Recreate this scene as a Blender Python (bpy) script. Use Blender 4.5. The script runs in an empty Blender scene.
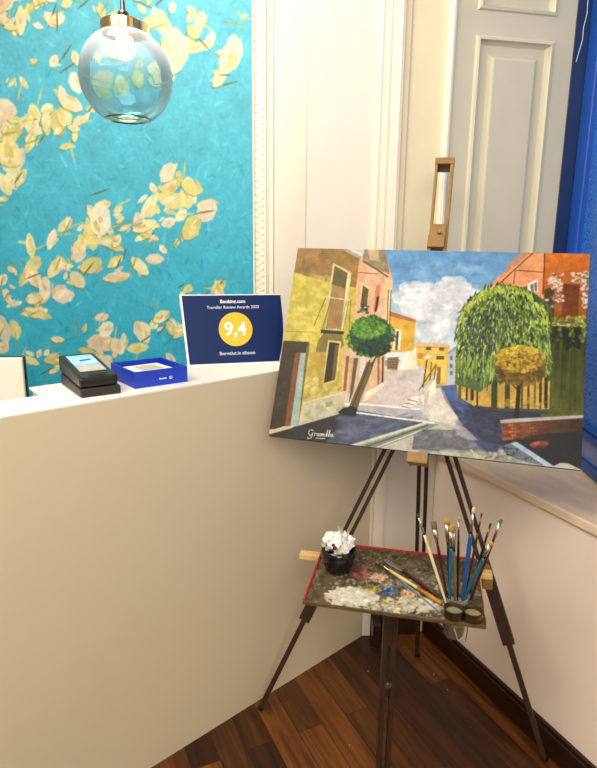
import bpy, bmesh, math, random
import numpy as np
from mathutils import Vector, Matrix
random.seed(7); rng = np.random.default_rng(7)
SC = bpy.context.scene; COL = SC.collection
R = math.radians

# ------------------------------------------------------------------ camera
F, PITCH, ROLL, EYE = 598.0, R(12.9), R(0.6), 1.45
fwd = Vector((0, math.cos(PITCH), -math.sin(PITCH)))
up0 = Vector((0, math.sin(PITCH), math.cos(PITCH))); r0 = Vector((1, 0, 0))
rt = math.cos(ROLL)*r0 + math.sin(ROLL)*up0
up = math.cos(ROLL)*up0 - math.sin(ROLL)*r0
cam = bpy.data.cameras.new('camera'); co = bpy.data.objects.new('camera', cam); COL.objects.link(co)
M = Matrix((rt, up, -fwd)).transposed().to_4x4(); M.translation = (0, 0, EYE); co.matrix_world = M
cam.sensor_fit = 'HORIZONTAL'; cam.sensor_width = 36; cam.lens = 36*F/597; cam.clip_start = .02
SC.camera = co
EYEV = Vector((0, 0, EYE))
# survey helpers: the sight line through a measured point of the photo, met with a real plane of the room
def ray(u, v): return fwd + rt*((u-298.5)/F) - up*((v-384)/F)
def at_z(u, v, z): d = ray(u, v); return EYEV + d*((z-EYE)/d.z)
def at_y(u, v, y): d = ray(u, v); return EYEV + d*(y/d.y)
def at_plane(u, v, p, n): d = ray(u, v); return EYEV + d*((p-EYEV).dot(n)/d.dot(n))

# ------------------------------------------------------------------ materials
def lin(c): return [((x/255)/12.92 if x/255 <= .04045 else ((x/255+.055)/1.055)**2.4) for x in c[:3]]
MATS = {}
def mat(name, c, rough=.6, metal=0, var=.06, scale=12, bump=0, stretch=(1, 1, 1), spec=.5, emit=None, bscale=None):
    if name in MATS: return MATS[name]
    m = bpy.data.materials.new(name); m.use_nodes = True; nt = m.node_tree; b = nt.nodes['Principled BSDF']
    b.inputs['Roughness'].default_value = rough; b.inputs['Metallic'].default_value = metal
    b.inputs['Specular IOR Level'].default_value = spec
    tc = nt.nodes.new('ShaderNodeTexCoord'); mp = nt.nodes.new('ShaderNodeMapping'); mp.inputs['Scale'].default_value = stretch
    nt.links.new(tc.outputs['Object'], mp.inputs['Vector'])
    n = nt.nodes.new('ShaderNodeTexNoise'); n.inputs['Scale'].default_value = scale; n.inputs['Detail'].default_value = 5
    nt.links.new(mp.outputs['Vector'], n.inputs['Vector'])
    cr = nt.nodes.new('ShaderNodeValToRGB'); l = lin(c)
    cr.color_ramp.elements[0].position = .3; cr.color_ramp.elements[1].position = .7
    cr.color_ramp.elements[0].color = [x*(1-var) for x in l]+[1]; cr.color_ramp.elements[1].color = [min(1, x*(1+var)) for x in l]+[1]
    nt.links.new(n.outputs['Fac'], cr.inputs['Fac']); nt.links.new(cr.outputs['Color'], b.inputs['Base Color'])
    if bump:
        n2 = n
        if bscale:
            n2 = nt.nodes.new('ShaderNodeTexNoise'); n2.inputs['Scale'].default_value = bscale; n2.inputs['Detail'].default_value = 4
            nt.links.new(mp.outputs['Vector'], n2.inputs['Vector'])
        bp = nt.nodes.new('ShaderNodeBump'); bp.inputs['Strength'].default_value = bump; bp.inputs['Distance'].default_value = .004
        nt.links.new(n2.outputs['Fac'], bp.inputs['Height']); nt.links.new(bp.outputs['Normal'], b.inputs['Normal'])
    if emit:
        b.inputs['Emission Color'].default_value = lin(emit[0])+[1]; b.inputs['Emission Strength'].default_value = emit[1]
    MATS[name] = m; return m
def paint_mat(name, rough=.5, emit=0, bump=.25, bscale=220, spec=.4):
    m = bpy.data.materials.new(name); m.use_nodes = True; nt = m.node_tree; b = nt.nodes['Principled BSDF']
    b.inputs['Roughness'].default_value = rough; b.inputs['Specular IOR Level'].default_value = spec
    a = nt.nodes.new('ShaderNodeVertexColor'); a.layer_name = 'pigment'
    nt.links.new(a.outputs['Color'], b.inputs['Base Color'])
    if emit:
        nt.links.new(a.outputs['Color'], b.inputs['Emission Color']); b.inputs['Emission Strength'].default_value = emit
    if bump:
        tc = nt.nodes.new('ShaderNodeTexCoord'); n = nt.nodes.new('ShaderNodeTexNoise'); n.inputs['Scale'].default_value = bscale; n.inputs['Detail'].default_value = 3
        nt.links.new(tc.outputs['Object'], n.inputs['Vector'])
        bp = nt.nodes.new('ShaderNodeBump'); bp.inputs['Strength'].default_value = bump; bp.inputs['Distance'].default_value = .003
        nt.links.new(n.outputs['Fac'], bp.inputs['Height']); nt.links.new(bp.outputs['Normal'], b.inputs['Normal'])
    return m
def glass_mat(name, col, rough=.02, gloss=(255, 255, 255), haze=0, ior=1.45):
    m = bpy.data.materials.new(name); m.use_nodes = True; nt = m.node_tree; nt.nodes.clear()
    o = nt.nodes.new('ShaderNodeOutputMaterial'); t = nt.nodes.new('ShaderNodeBsdfTransparent'); g = nt.nodes.new('ShaderNodeBsdfGlossy')
    g.inputs['Roughness'].default_value = rough; g.inputs['Color'].default_value = lin(gloss)+[1]; t.inputs['Color'].default_value = lin(col)+[1]
    fr = nt.nodes.new('ShaderNodeFresnel'); fr.inputs['IOR'].default_value = ior
    mx = nt.nodes.new('ShaderNodeMixShader'); nt.links.new(fr.outputs[0], mx.inputs[0]); nt.links.new(t.outputs[0], mx.inputs[1]); nt.links.new(g.outputs[0], mx.inputs[2])
    last = mx
    if haze:
        d = nt.nodes.new('ShaderNodeBsdfTranslucent'); d.inputs['Color'].default_value = lin(col)+[1]
        m2 = nt.nodes.new('ShaderNodeMixShader'); m2.inputs[0].default_value = haze
        nt.links.new(mx.outputs[0], m2.inputs[1]); nt.links.new(d.outputs[0], m2.inputs[2]); last = m2
    nt.links.new(last.outputs[0], o.inputs['Surface']); return m

# ------------------------------------------------------------------ mesh helpers
def obj(name, bm, m, parent=None, smooth=False, bevel=0, seg=2):
    me = bpy.data.meshes.new(name); bmesh.ops.recalc_face_normals(bm, faces=bm.faces); bm.to_mesh(me); bm.free()
    o = bpy.data.objects.new(name, me); COL.objects.link(o)
    if m: me.materials.append(m)
    if smooth:
        for p in me.polygons: p.use_smooth = True
    if bevel:
        b = o.modifiers.new('b', 'BEVEL'); b.width = bevel; b.segments = seg; b.limit_method = 'ANGLE'; b.angle_limit = R(40)
    if parent: o.parent = parent; o.matrix_parent_inverse = Matrix.Identity(4)
    return o
def tag(o, label, cat, group=None):
    o['label'] = label; o['category'] = cat
    if group: o['group'] = group
    return o
def thing(name, label, cat, mw=Matrix.Identity(4), group=None):
    o = bpy.data.objects.new(name, None); COL.objects.link(o); o.empty_display_size = .05
    o.matrix_world = mw; return tag(o, label, cat, group)
def struct(o): o['kind'] = 'structure'; return o
def box(bm, x0, x1, y0, y1, z0, z1, mw=None):
    vs = [Vector((x, y, z)) for z in (z0, z1) for y in (y0, y1) for x in (x0, x1)]
    if mw is not None: vs = [mw @ v for v in vs]
    v = [bm.verts.new(p) for p in vs]
    for f in ((0, 2, 3, 1), (4, 5, 7, 6), (0, 1, 5, 4), (2, 6, 7, 3), (0, 4, 6, 2), (1, 3, 7, 5)): bm.faces.new([v[i] for i in f])
def B(*a, mw=None): bm = bmesh.new(); box(bm, *a, mw=mw); return bm
def bar(bm, p, q, w, d, side):
    p, q = Vector(p), Vector(q); ax = (q-p).normalized(); s = (Vector(side)-ax*Vector(side).dot(ax)).normalized(); n = ax.cross(s)
    v = [bm.verts.new(c + s*a*w/2 + n*b*d/2) for c in (p, q) for a, b in ((-1, -1), (1, -1), (1, 1), (-1, 1))]
    for f in ((3, 2, 1, 0), (4, 5, 6, 7), (0, 1, 5, 4), (1, 2, 6, 5), (2, 3, 7, 6), (3, 0, 4, 7)): bm.faces.new([v[i] for i in f])
def tube(bm, pts, rad, n=10, flat=1.0, side=None, cap=True):
    pts = [Vector(p) for p in pts]; rings = []
    if not hasattr(rad, '__len__'): rad = [rad]*len(pts)
    for i, p in enumerate(pts):
        ax = (pts[min(i+1, len(pts)-1)]-pts[max(i-1, 0)]).normalized()
        s = Vector(side) if side is not None else (Vector((1, 0, 0)) if abs(ax.x) < .9 else Vector((0, 1, 0)))
        s = (s-ax*s.dot(ax)).normalized(); t = ax.cross(s)
        f = flat[i] if hasattr(flat, '__len__') else flat
        rings.append([bm.verts.new(p + (s*math.cos(2*math.pi*k/n) + t*f*math.sin(2*math.pi*k/n))*rad[i]) for k in range(n)])
    for a, b in zip(rings, rings[1:]):
        for k in range(n): bm.faces.new((a[k], a[(k+1) % n], b[(k+1) % n], b[k]))
    if cap: bm.faces.new(rings[0][::-1]); bm.faces.new(rings[-1])
def lathe(prof, n=40, cap0=False, cap1=False, at=(0, 0, 0), bm=None):
    bm = bm or bmesh.new(); at = Vector(at); rings = []
    for r, z in prof: rings.append([bm.verts.new(at+Vector((r*math.cos(2*math.pi*k/n), r*math.sin(2*math.pi*k/n), z))) for k in range(n)])
    for a, b in zip(rings, rings[1:]):
        for k in range(n): bm.faces.new((a[k], a[(k+1) % n], b[(k+1) % n], b[k]))
    if cap0: bm.faces.new(rings[0][::-1])
    if cap1: bm.faces.new(rings[-1])
    return bm
def text(name, body, size, mw, m, parent, bold=0, align='CENTER', ext=.0003):
    c = bpy.data.curves.new(name, 'FONT'); c.body = body; c.size = size; c.align_x = align; c.align_y = 'CENTER'; c.extrude = ext; c.offset = bold
    t_ = bpy.data.objects.new(name, c); COL.objects.link(t_); dg = bpy.context.evaluated_depsgraph_get(); dg.update()
    me = bpy.data.meshes.new_from_object(t_.evaluated_get(dg)); bpy.data.objects.remove(t_); me.name = name; me.materials.clear(); me.materials.append(m)
    o = bpy.data.objects.new(name, me); COL.objects.link(o); o.parent = parent; o.matrix_local = mw; return o

# ------------------------------------------------------------------ a small paint box: pigment laid on a flat surface
class Canvas:
    def __init__(s, w, h, base, to_uv):
        s.w, s.h = w, h; s.a = np.empty((h, w, 3), np.float32); s.a[:] = base; s.to = to_uv
    def px(s, pts): return np.array([[u*s.w-.5, v*s.h-.5] for u, v in (s.to(*p) for p in pts)])
    def _fill(s, q, col, alpha=1.0, grad=None, noise=0):
        x0, y0 = np.floor(q.min(0)).astype(int); x1, y1 = np.ceil(q.max(0)).astype(int)+1
        x0, y0 = max(x0, 0), max(y0, 0); x1, y1 = min(x1, s.w), min(y1, s.h)
        if x1 <= x0 or y1 <= y0: return
        cov = np.zeros((y1-y0, x1-x0), np.float32); Y, X = np.mgrid[y0:y1, x0:x1]
        for ox, oy in ((-.25, -.25), (.25, -.25), (-.25, .25), (.25, .25)):
            ins = np.zeros(cov.shape, bool); px, py = X+ox, Y+oy; n = len(q); j = n-1
            for i in range(n):
                xi, yi = q[i]; xj, yj = q[j]
                if yi != yj:
                    c = (yi > py) != (yj > py); ins ^= c & (px < (xj-xi)*(py-yi)/(yj-yi)+xi)
                j = i
            cov += ins*.25
        cov = cov[..., None]*alpha
        if grad is not None:
            c2, d = grad; t = (Y-q[:, 1].min())/max(1e-6, np.ptp(q[:, 1])) if d == 'v' else (X-q[:, 0].min())/max(1e-6, np.ptp(q[:, 0]))
            t = np.clip(t, 0, 1)[..., None]; c = np.array(col)*(1-t)+np.array(c2)*t
        else: c = np.array(col, np.float32)
        if noise: c = c + s.noise(cov.shape[:2])[..., None]*noise
        s.a[y0:y1, x0:x1] = s.a[y0:y1, x0:x1]*(1-cov)+c*cov
    def noise(s, sh):
        out = np.zeros(sh, np.float32)
        for k, am in ((3, .5), (8, .6), (20, .5)):
            g = rng.normal(size=(sh[0]//k+3, sh[1]//k+3)); yy = np.arange(sh[0])/k; xx = np.arange(sh[1])/k
            yi, xi = yy.astype(int), xx.astype(int); fy, fx = (yy-yi)[:, None], (xx-xi)[None]
            out += am*((g[yi][:, xi]*(1-fx)+g[yi][:, xi+1]*fx)*(1-fy)+(g[yi+1][:, xi]*(1-fx)+g[yi+1][:, xi+1]*fx)*fy)
        return out
    def poly(s, pts, col, **k): s._fill(s.px(pts), col, **k)
    def line(s, pts, w, col, alpha=1.0, w2=None):
        q = s.px(pts); k = s.scale(pts[0]); n = len(q)
        for i in range(n-1):
            a, b = q[i], q[i+1]; d = b-a; L = np.hypot(*d) or 1; nn = np.array([-d[1], d[0]])/L
            wa = w if w2 is None else w+(w2-w)*i/(n-1); wb = w if w2 is None else w+(w2-w)*(i+1)/(n-1)
            e = d/L*.3*k
            s._fill(np.array([a-e+nn*wa*k/2, b+e+nn*wb*k/2, b+e-nn*wb*k/2, a-e-nn*wa*k/2]), col, alpha)
    def scale(s, p):
        a, b = s.px([p, (p[0]+1, p[1])]); return np.hypot(*(b-a))
    def ell(s, c, rx, ry, col, rot=0, alpha=1.0, n=14, **k):
        cs, sn = math.cos(rot), math.sin(rot)
        s._fill(s.px([(c[0]+rx*math.cos(t)*cs-ry*math.sin(t)*sn, c[1]+rx*math.cos(t)*sn+ry*math.sin(t)*cs) for t in np.linspace(0, 2*math.pi, n, endpoint=False)]), col, alpha, **k)
    def brush(s, amount):
        n = s.noise((s.h, s.w)); s.a *= 1+amount*n[..., None]
    def blur(s):
        p = np.pad(s.a, ((1, 1), (1, 1), (0, 0)), 'edge'); s.a = (p[1:-1, 1:-1]*4+p[:-2, 1:-1]+p[2:, 1:-1]+p[1:-1, :-2]+p[1:-1, 2:])/8
    def sheet(s, name, W, H, m, parent, skip=None, z=0):
        # a W x H grid in local x,y (row 0 at +y); each vertex carries its pigment
        w, h = s.w, s.h; X, Y = np.meshgrid(np.linspace(-W/2, W/2, w), np.linspace(H/2, -H/2, h))
        co_ = np.stack([X, Y, np.full_like(X, z)], -1).reshape(-1, 3).astype(np.float32)
        i = np.arange(w*h).reshape(h, w); q = np.stack([i[1:, :-1], i[1:, 1:], i[:-1, 1:], i[:-1, :-1]], -1).reshape(-1, 4)
        if skip is not None:
            c = co_[q].mean(1); q = q[~skip(c[:, 0], c[:, 1])]
        me = bpy.data.meshes.new(name); me.vertices.add(w*h); me.vertices.foreach_set('co', co_.ravel())
        me.loops.add(q.size); me.loops.foreach_set('vertex_index', q.ravel().astype(np.int32))
        me.polygons.add(len(q)); me.polygons.foreach_set('loop_start', np.arange(0, q.size, 4, dtype=np.int32))
        me.update(calc_edges=True)
        c = np.clip(s.a.reshape(-1, 3), 0, 255)/255; c = np.where(c <= .04045, c/12.92, ((c+.055)/1.055)**2.4)
        at = me.color_attributes.new('pigment', 'FLOAT_COLOR', 'POINT'); at.data.foreach_set('color', np.c_[c, np.ones(len(c))].astype(np.float32).ravel())
        me.materials.append(m); me.validate(); o = bpy.data.objects.new(name, me); COL.objects.link(o)
        if parent: o.parent = parent
        return o
def frame_matrix(o, x, y, z):
    m = Matrix((x, y, z)).transposed().to_4x4(); m.translation = o; return m

# ------------------------------------------------------------------ the room
WALL = mat('warm white plaster', (230, 221, 207), .75, var=.015, scale=3, bump=.05, bscale=60)
PINK = mat('pinkish white plaster', (250, 233, 217), .75, var=.04, scale=3.5, bump=.06, bscale=50)
TRIM = mat('cream white gloss paint', (242, 233, 214), .45, var=.01)
SHUT = mat('grey green cream paint', (222, 214, 184), .5, var=.02)
PANEL = mat('olive cream paint', (222, 211, 176), .5, var=.02)
BASE = mat('dark stained wood', (44, 20, 9), .35, var=.3, scale=14, stretch=(1, 1, 5))

def floor_material():
    m = bpy.data.materials.new('dark walnut planks'); m.use_nodes = True; nt = m.node_tree; b = nt.nodes['Principled BSDF']; L = nt.links.new
    tc = nt.nodes.new('ShaderNodeTexCoord'); mp = nt.nodes.new('ShaderNodeMapping'); mp.inputs['Rotation'].default_value = (0, 0, R(-115)); L(tc.outputs['Object'], mp.inputs['Vector'])
    br = nt.nodes.new('ShaderNodeTexBrick'); L(mp.outputs['Vector'], br.inputs['Vector'])
    br.inputs['Scale'].default_value = 1; br.inputs['Brick Width'].default_value = 1.4; br.inputs['Row Height'].default_value = .083; br.inputs['Mortar Size'].default_value = .0012
    br.offset = .37; br.inputs['Color1'].default_value = (0, 0, 0, 1); br.inputs['Color2'].default_value = (1, 1, 1, 1); br.inputs['Mortar'].default_value = (0, 0, 0, 1)
    cr = nt.nodes.new('ShaderNodeValToRGB'); e = cr.color_ramp.elements
    e[0].position = 0; e[0].color = lin((56, 29, 11))+[1]; e[1].position = 1; e[1].color = lin((132, 80, 32))+[1]
    x = e.new(.35); x.color = lin((72, 39, 15))+[1]; x = e.new(.7); x.color = lin((98, 57, 22))+[1]
    L(br.outputs['Color'], cr.inputs['Fac'])
    mp2 = nt.nodes.new('ShaderNodeMapping'); mp2.inputs['Scale'].default_value = (2.2, 26, 1); L(mp.outputs['Vector'], mp2.inputs['Vector'])
    add = nt.nodes.new('ShaderNodeVectorMath'); add.operation = 'MULTIPLY_ADD'; add.inputs[1].default_value = (7, 7, 7); L(br.outputs['Color'], add.inputs[0]); L(mp2.outputs['Vector'], add.inputs[2])
    n = nt.nodes.new('ShaderNodeTexNoise'); n.inputs['Scale'].default_value = 1.6; n.inputs['Detail'].default_value = 6; n.inputs['Distortion'].default_value = 1.2; L(add.outputs[0], n.inputs['Vector'])
    g = nt.nodes.new('ShaderNodeValToRGB'); g.color_ramp.elements[0].position = .33; g.color_ramp.elements[0].color = (.38, .34, .3, 1); g.color_ramp.elements[1].position = .68; g.color_ramp.elements[1].color = (1.25, 1.2, 1.1, 1); L(n.outputs['Fac'], g.inputs['Fac'])
    mx = nt.nodes.new('ShaderNodeMix'); mx.data_type = 'RGBA'; mx.blend_type = 'MULTIPLY'; mx.inputs['Factor'].default_value = 1; L(cr.outputs['Color'], mx.inputs[6]); L(g.outputs['Color'], mx.inputs[7])
    m2 = nt.nodes.new('ShaderNodeMix'); m2.data_type = 'RGBA'; L(br.outputs['Fac'], m2.inputs['Factor']); L(mx.outputs[2], m2.inputs[6]); m2.inputs[7].default_value = lin((28, 14, 6))+[1]
    vo = nt.nodes.new('ShaderNodeTexVoronoi'); vo.inputs['Scale'].default_value = 13; L(tc.outputs['Object'], vo.inputs['Vector'])
    lt = nt.nodes.new('ShaderNodeMath'); lt.operation = 'LESS_THAN'; lt.inputs[1].default_value = .035; L(vo.outputs['Distance'], lt.inputs[0])
    m3 = nt.nodes.new('ShaderNodeMix'); m3.data_type = 'RGBA'; L(lt.outputs[0], m3.inputs['Factor']); L(m2.outputs[2], m3.inputs[6]); m3.inputs[7].default_value = lin((190, 165, 130))+[1]
    L(m3.outputs[2], b.inputs['Base Color']); b.inputs['Roughness'].default_value = .38; b.inputs['Specular IOR Level'].default_value = .4
    return m
struct(obj('floor', B(-3, 3, -2.2, 3.0, -.05, 0), floor_material()))
struct(obj('ceiling', B(-3, 3, -2.2, 3.0, 3.1, 3.15), WALL))

# back of the room: the mural wall stands deeper than the pier to its right
struct(obj('wall_back', B(-3, .06, 2.7, 2.8, 0, 3.1), WALL))
bm = B(.0207, .50, 2.05, 2.81, 0, 3.1); box(bm, .50, 1.3, 2.2, 2.81, 0, 3.1); struct(obj('wall_pier', bm, WALL))
struct(obj('wall_left', B(-3.05, -3, -2.2, 3.0, 0, 3.1), WALL)); 
struct(obj('wall_rear', B(-3, 3, -2.25, -2.2, 0, 3.1), WALL))
# right wall below the window: runs at 114 degrees
wd = Vector((math.cos(R(114.2)), math.sin(R(114.2)), 0)); wn = Vector((-wd.y, wd.x, 0))      # wn points into the room
WC = Vector((.503, 2.05, 0))                                                               # corner with the pier
WM = frame_matrix(WC, -wd, -wn, Vector((0, 0, 1)))                                         # x towards the camera, y into the wall
o = obj('wall_right', B(-.02, 3.9, 0, .6, 0, .728), PINK); o.matrix_world = WM; struct(o)
o = obj('wall_right_near', B(1.7, 3.9, 0, .6, .765, 3.1), PINK); o.matrix_world = WM; struct(o)
bm = B(.0, 3.9, -.018, -.0005, 0, .075); box(bm, .0, 3.9, -.012, -.0005, .075, .088); o = obj('baseboard_right', bm, BASE, bevel=.003); o.matrix_world = WM; struct(o)
bm = B(.30, .478, 2.03, 2.0495, 0, .088); box(bm, .286, .315, 1.955, 2.0495, 0, .088); struct(obj('baseboard_back', bm, BASE, bevel=.003))
# marble window sill
MARB = mat('beige marble', (244, 219, 190), .3, var=.10, scale=9, stretch=(1, 3, 1))
bm = bmesh.new(); poly = [(-.0, -.014), (2.6, -.014), (2.6, .5), (.22, .5), (.0, .16)]
lo = [bm.verts.new((x, y, .7285)) for x, y in poly]; hi = [bm.verts.new((x, y, .757)) for x, y in poly]
bm.faces.new(lo[::-1]); bm.faces.new(hi)
for i in range(5): bm.faces.new((lo[i], lo[(i+1) % 5], hi[(i+1) % 5], hi[i]))
o = obj('trim_1', bm, MARB, bevel=.004); o.matrix_world = WM; struct(o)
# architrave of the window embrasure, left side, with its grooves
bm = bmesh.new()
for x0, x1, y in ((.243, .252, 2.036), (.252, .262, 2.041), (.262, .276, 2.033), (.276, .281, 2.038), (.281, .311, 2.029), (.311, .3185, 2.034)): box(bm, x0, x1, y, 2.0495, .12, 3.09)
box(bm, .238, .284, 2.020, 2.0495, 0, .12)
struct(obj('trim_2', bm, TRIM, bevel=.0015))
struct(obj('trim_3', B(.3187, .456, 2.044, 2.0495, .8, 3.09), PANEL))
struct(obj('trim_4', B(.3187, .337, 2.0385, 2.0435, .8, 3.09), mat('tan cream paint', (214, 200, 168), .5, var=.02), bevel=.001))

# folded interior shutter over the sill
SH = frame_matrix(Vector((.5, 2.04, 0)), Vector((math.cos(R(12)), math.sin(R(12)), 0)), Vector((-math.sin(R(12)), math.cos(R(12)), 0)), Vector((0, 0, 1)))
sh = thing('window_shutter', 'tall cream panelled wooden shutter folded open above the marble sill', 'shutter', SH)
def panel(bm, x0, x1, z0, z1, steps):
    # concentric rectangular rings: steps = (inset, depth), depth towards -y is proud
    prev = None
    for ins, y in steps:
        r = [bm.verts.new((x, y, z)) for x, z in ((x0+ins, z0+ins), (x1-ins, z0+ins), (x1-ins, z1-ins), (x0+ins, z1-ins))]
        if prev:
            for i in range(4): bm.faces.new((prev[i], prev[(i+1) % 4], r[(i+1) % 4], r[i]))
        prev = r
    bm.faces.new(prev)
LX0, LX1 = -.029, .3815; PX0, PX1 = .040, .312
bm = bmesh.new(); box(bm, LX0, PX0, 0, .03, .768, 3.02); box(bm, PX1, LX1, 0, .03, .768, 3.02)
for z0, z1 in ((.768, .87), (2.097, 2.166), (2.95, 3.02)): box(bm, PX0, PX1, 0, .03, z0, z1)
obj('leaf_frame', bm, SHUT, sh)
st = ((0, 0), (.004, -.006), (.012, -.008), (.017, .004), (.024, .012), (.050, .012), (.060, -.002), (.066, -.004))
for z0, z1 in ((.87, 2.097), (2.166, 2.95)):
    bm = bmesh.new(); panel(bm, PX0, PX1, z0, z1, st); obj('raised_panel', bm, SHUT, sh)
bm = B(-.047, -.042, -.006, .03, .768, 3.02); box(bm, -.042, -.034, -.011, .03, .768, 3.02); box(bm, -.034, -.029, -.006, .03, .768, 3.02)
obj('edge_bead', bm, TRIM, sh, bevel=.001)
bm = B(LX1, LX1+.006, .004, .03, .768, 3.02); obj('edge_strip', bm, mat('brown gap strip', (120, 98, 78), .6), sh)  # narrow brown strip in the gap beside the leaf

# blue window: stile, rails and patterned glass seen at the right edge
BLUE = mat('deep blue lacquer', (20, 78, 172), .35, var=.12, scale=6)
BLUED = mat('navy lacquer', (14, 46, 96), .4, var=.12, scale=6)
BLUEP = mat('slate blue lacquer', (122, 138, 200), .4, var=.08, scale=6)
w = bpy.data.objects.new('window_1', None); COL.objects.link(w); struct(w)
w.matrix_world = frame_matrix(Vector((.925, 2.125, 0)), Vector((math.cos(R(-93.3)), math.sin(R(-93.3)), 0)), Vector((math.cos(R(-3.3)), math.sin(R(-3.3)), 0)), Vector((0, 0, 1)))
obj('window_stile', B(0, .085, -.004, .03, .765, 3.0), BLUE, w, bevel=.004)
bm = B(.085, 1.1, .004, .03, .765, .80); box(bm, .085, 1.1, -.002, .03, .872, .892); box(bm, .085, 1.1, 0, .03, .898, .912); box(bm, .085, 1.1, 0, .03, 2.11, 2.15); box(bm, .085, 1.1, 0, .03, 2.96, 3.0)
obj('window_rail', bm, BLUE, w, bevel=.003)
obj('lower_panel', B(.085, 1.1, .012, .028, .80, .872), BLUEP, w)
def pattern_glass():
    m = bpy.data.materials.new('patterned blue glass'); m.use_nodes = True; nt = m.node_tree; b = nt.nodes['Principled BSDF']; L = nt.links.new
    tc = nt.nodes.new('ShaderNodeTexCoord'); v = nt.nodes.new('ShaderNodeTexVoronoi'); v.feature = 'DISTANCE_TO_EDGE'; v.inputs['Scale'].default_value = 75; L(tc.outputs['Object'], v.inputs['Vector'])
    cr = nt.nodes.new('ShaderNodeValToRGB'); cr.color_ramp.elements[0].position = .05; cr.color_ramp.elements[0].color = lin((46, 104, 184))+[1]; cr.color_ramp.elements[1].position = .25; cr.color_ramp.elements[1].color = lin((20, 72, 160))+[1]
    L(v.outputs['Distance'], cr.inputs['Fac']); L(cr.outputs['Color'], b.inputs['Base Color']); b.inputs['Roughness'].default_value = .2
    bp = nt.nodes.new('ShaderNodeBump'); bp.inputs['Strength'].default_value = .4; bp.inputs['Distance'].default_value = .003; L(v.outputs['Distance'], bp.inputs['Height']); L(bp.outputs['Normal'], b.inputs['Normal'])
    L(cr.outputs['Color'], b.inputs['Emission Color']); b.inputs['Emission Strength'].default_value = .10
    return m
PG = pattern_glass()
obj('window_pane', B(.085, 1.1, .014, .02, .912, 2.11), PG, w); obj('window_pane', B(.085, 1.1, .014, .02, 2.15, 2.96), PG, w)
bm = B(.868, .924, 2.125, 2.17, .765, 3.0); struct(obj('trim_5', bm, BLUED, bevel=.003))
# thin pale cable along the shutter's edge
pts = [at_y(u, v, 2.085) for u, v in ((590, -30), (588, 0), (587, 14), (583.5, 28), (582.5, 40), (579, 52), (576, 62))]
bm = bmesh.new(); tube(bm, pts, .0012, 6); tag(obj('thin_cable', bm, mat('pale cable', (205, 215, 225), .4)), 'thin pale cable dangling between the shutter edge and the blue window', 'cable')

# ------------------------------------------------------------------ mural and its moulding
MX0, MX1, MZ0, MZ1 = -2.0, -.2035, .003, 2.75
MW, MH = MX1-MX0, MZ1-MZ0
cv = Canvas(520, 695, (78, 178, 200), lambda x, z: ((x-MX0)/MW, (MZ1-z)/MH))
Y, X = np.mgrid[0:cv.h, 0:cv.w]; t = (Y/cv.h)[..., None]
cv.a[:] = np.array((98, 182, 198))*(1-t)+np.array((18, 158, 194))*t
def dab(x, z, l, w_, ang, col, al=.9):
    cs, sn = math.cos(ang), math.sin(ang)
    cv._fill(cv.px([(x+l*a*cs-w_*b*sn, z+l*a*sn+w_*b*cs) for a, b in ((-1, 0), (-.5, .8), (.3, 1), (.9, .45), (1, 0), (.6, -.7), (-.2, -1), (-.8, -.5))]), col, al)
for i in range(5200):                                      # visible brushwork of the ground
    x, z = rng.uniform(MX0, MX1), rng.uniform(MZ0, MZ1); k = rng.normal()*11; tt = (MZ1-z)/MH
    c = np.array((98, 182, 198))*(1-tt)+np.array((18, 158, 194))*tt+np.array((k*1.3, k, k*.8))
    dab(x, z, rng.uniform(.012, .035), rng.uniform(.003, .007), rng.choice([.7, 2.3, 1.4])+rng.normal()*.5, c, .55)
CR = [(238, 226, 170), (228, 214, 140), (240, 222, 188), (214, 200, 120), (236, 208, 178)]
# a free pattern of drifting cream and ochre leaf strokes in loose diagonal swathes
sw = [((-1.45, 1.05), (-.45, 1.75), .9), ((-1.55, 1.55), (-.55, 2.35), .8), ((-1.3, .75), (-.3, 1.2), .7), ((-1.7, 2.0), (-.9, 2.6), .8), ((-.75, 2.45), (-.28, 2.25), .7), ((-2, 1.2), (-1.3, 1.9), .6)]
for (ax, az), (bx, bz), dens in sw:
    L_ = math.hypot(bx-ax, bz-az); ang = math.atan2(bz-az, bx-ax)
    for i in range(int(92*dens*L_)):
        t_ = rng.uniform(); off = rng.normal()*.085
        x = ax+(bx-ax)*t_-math.sin(ang)*off; z = az+(bz-az)*t_+.05*math.sin(5*t_)+math.cos(ang)*off
        a2 = ang+rng.normal()*.9; l = abs(rng.normal())*.026+.016; asp = rng.uniform(.3, .75); c = np.array(CR[rng.integers(5)])+rng.normal()*7
        if rng.uniform() < .45: dab(x-.005, z-.006, l*1.02, l*asp*1.05, a2, (116, 124, 66), .5)
        dab(x, z, l, l*asp, a2, c, .85)
        for q_ in range(3): dab(x+rng.normal()*l*.35, z+rng.normal()*l*.25, l*.45, l*.16, a2+rng.normal()*.4, np.array(CR[rng.integers(5)])*rng.uniform(.86, 1.04), .8)
        if rng.uniform() < .25: dab(x, z, l*.2, l*.14, a2, (214, 156, 128), .7)
        if rng.uniform() < .5: dab(x+rng.normal()*.03, z+rng.normal()*.03, rng.uniform(.02, .06), .004, ang+rng.normal()*.6, [(206, 190, 96), (150, 146, 72), (98, 92, 52)][rng.integers(3)], .8)
cv.brush(.035)
MC = Vector(((MX0+MX1)/2, 2.694, (MZ0+MZ1)/2))
mu = thing('mural', 'turquoise painted wall mural scattered with cream and ochre leaf strokes', 'mural', frame_matrix(MC, Vector((1, 0, 0)), Vector((0, 0, 1)), Vector((0, -1, 0))))
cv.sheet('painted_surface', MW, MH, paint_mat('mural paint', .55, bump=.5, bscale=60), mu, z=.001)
obj('backing', B(-MW/2, MW/2, -MH/2, MH/2, -.0055, .0), WALL, mu)
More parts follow.
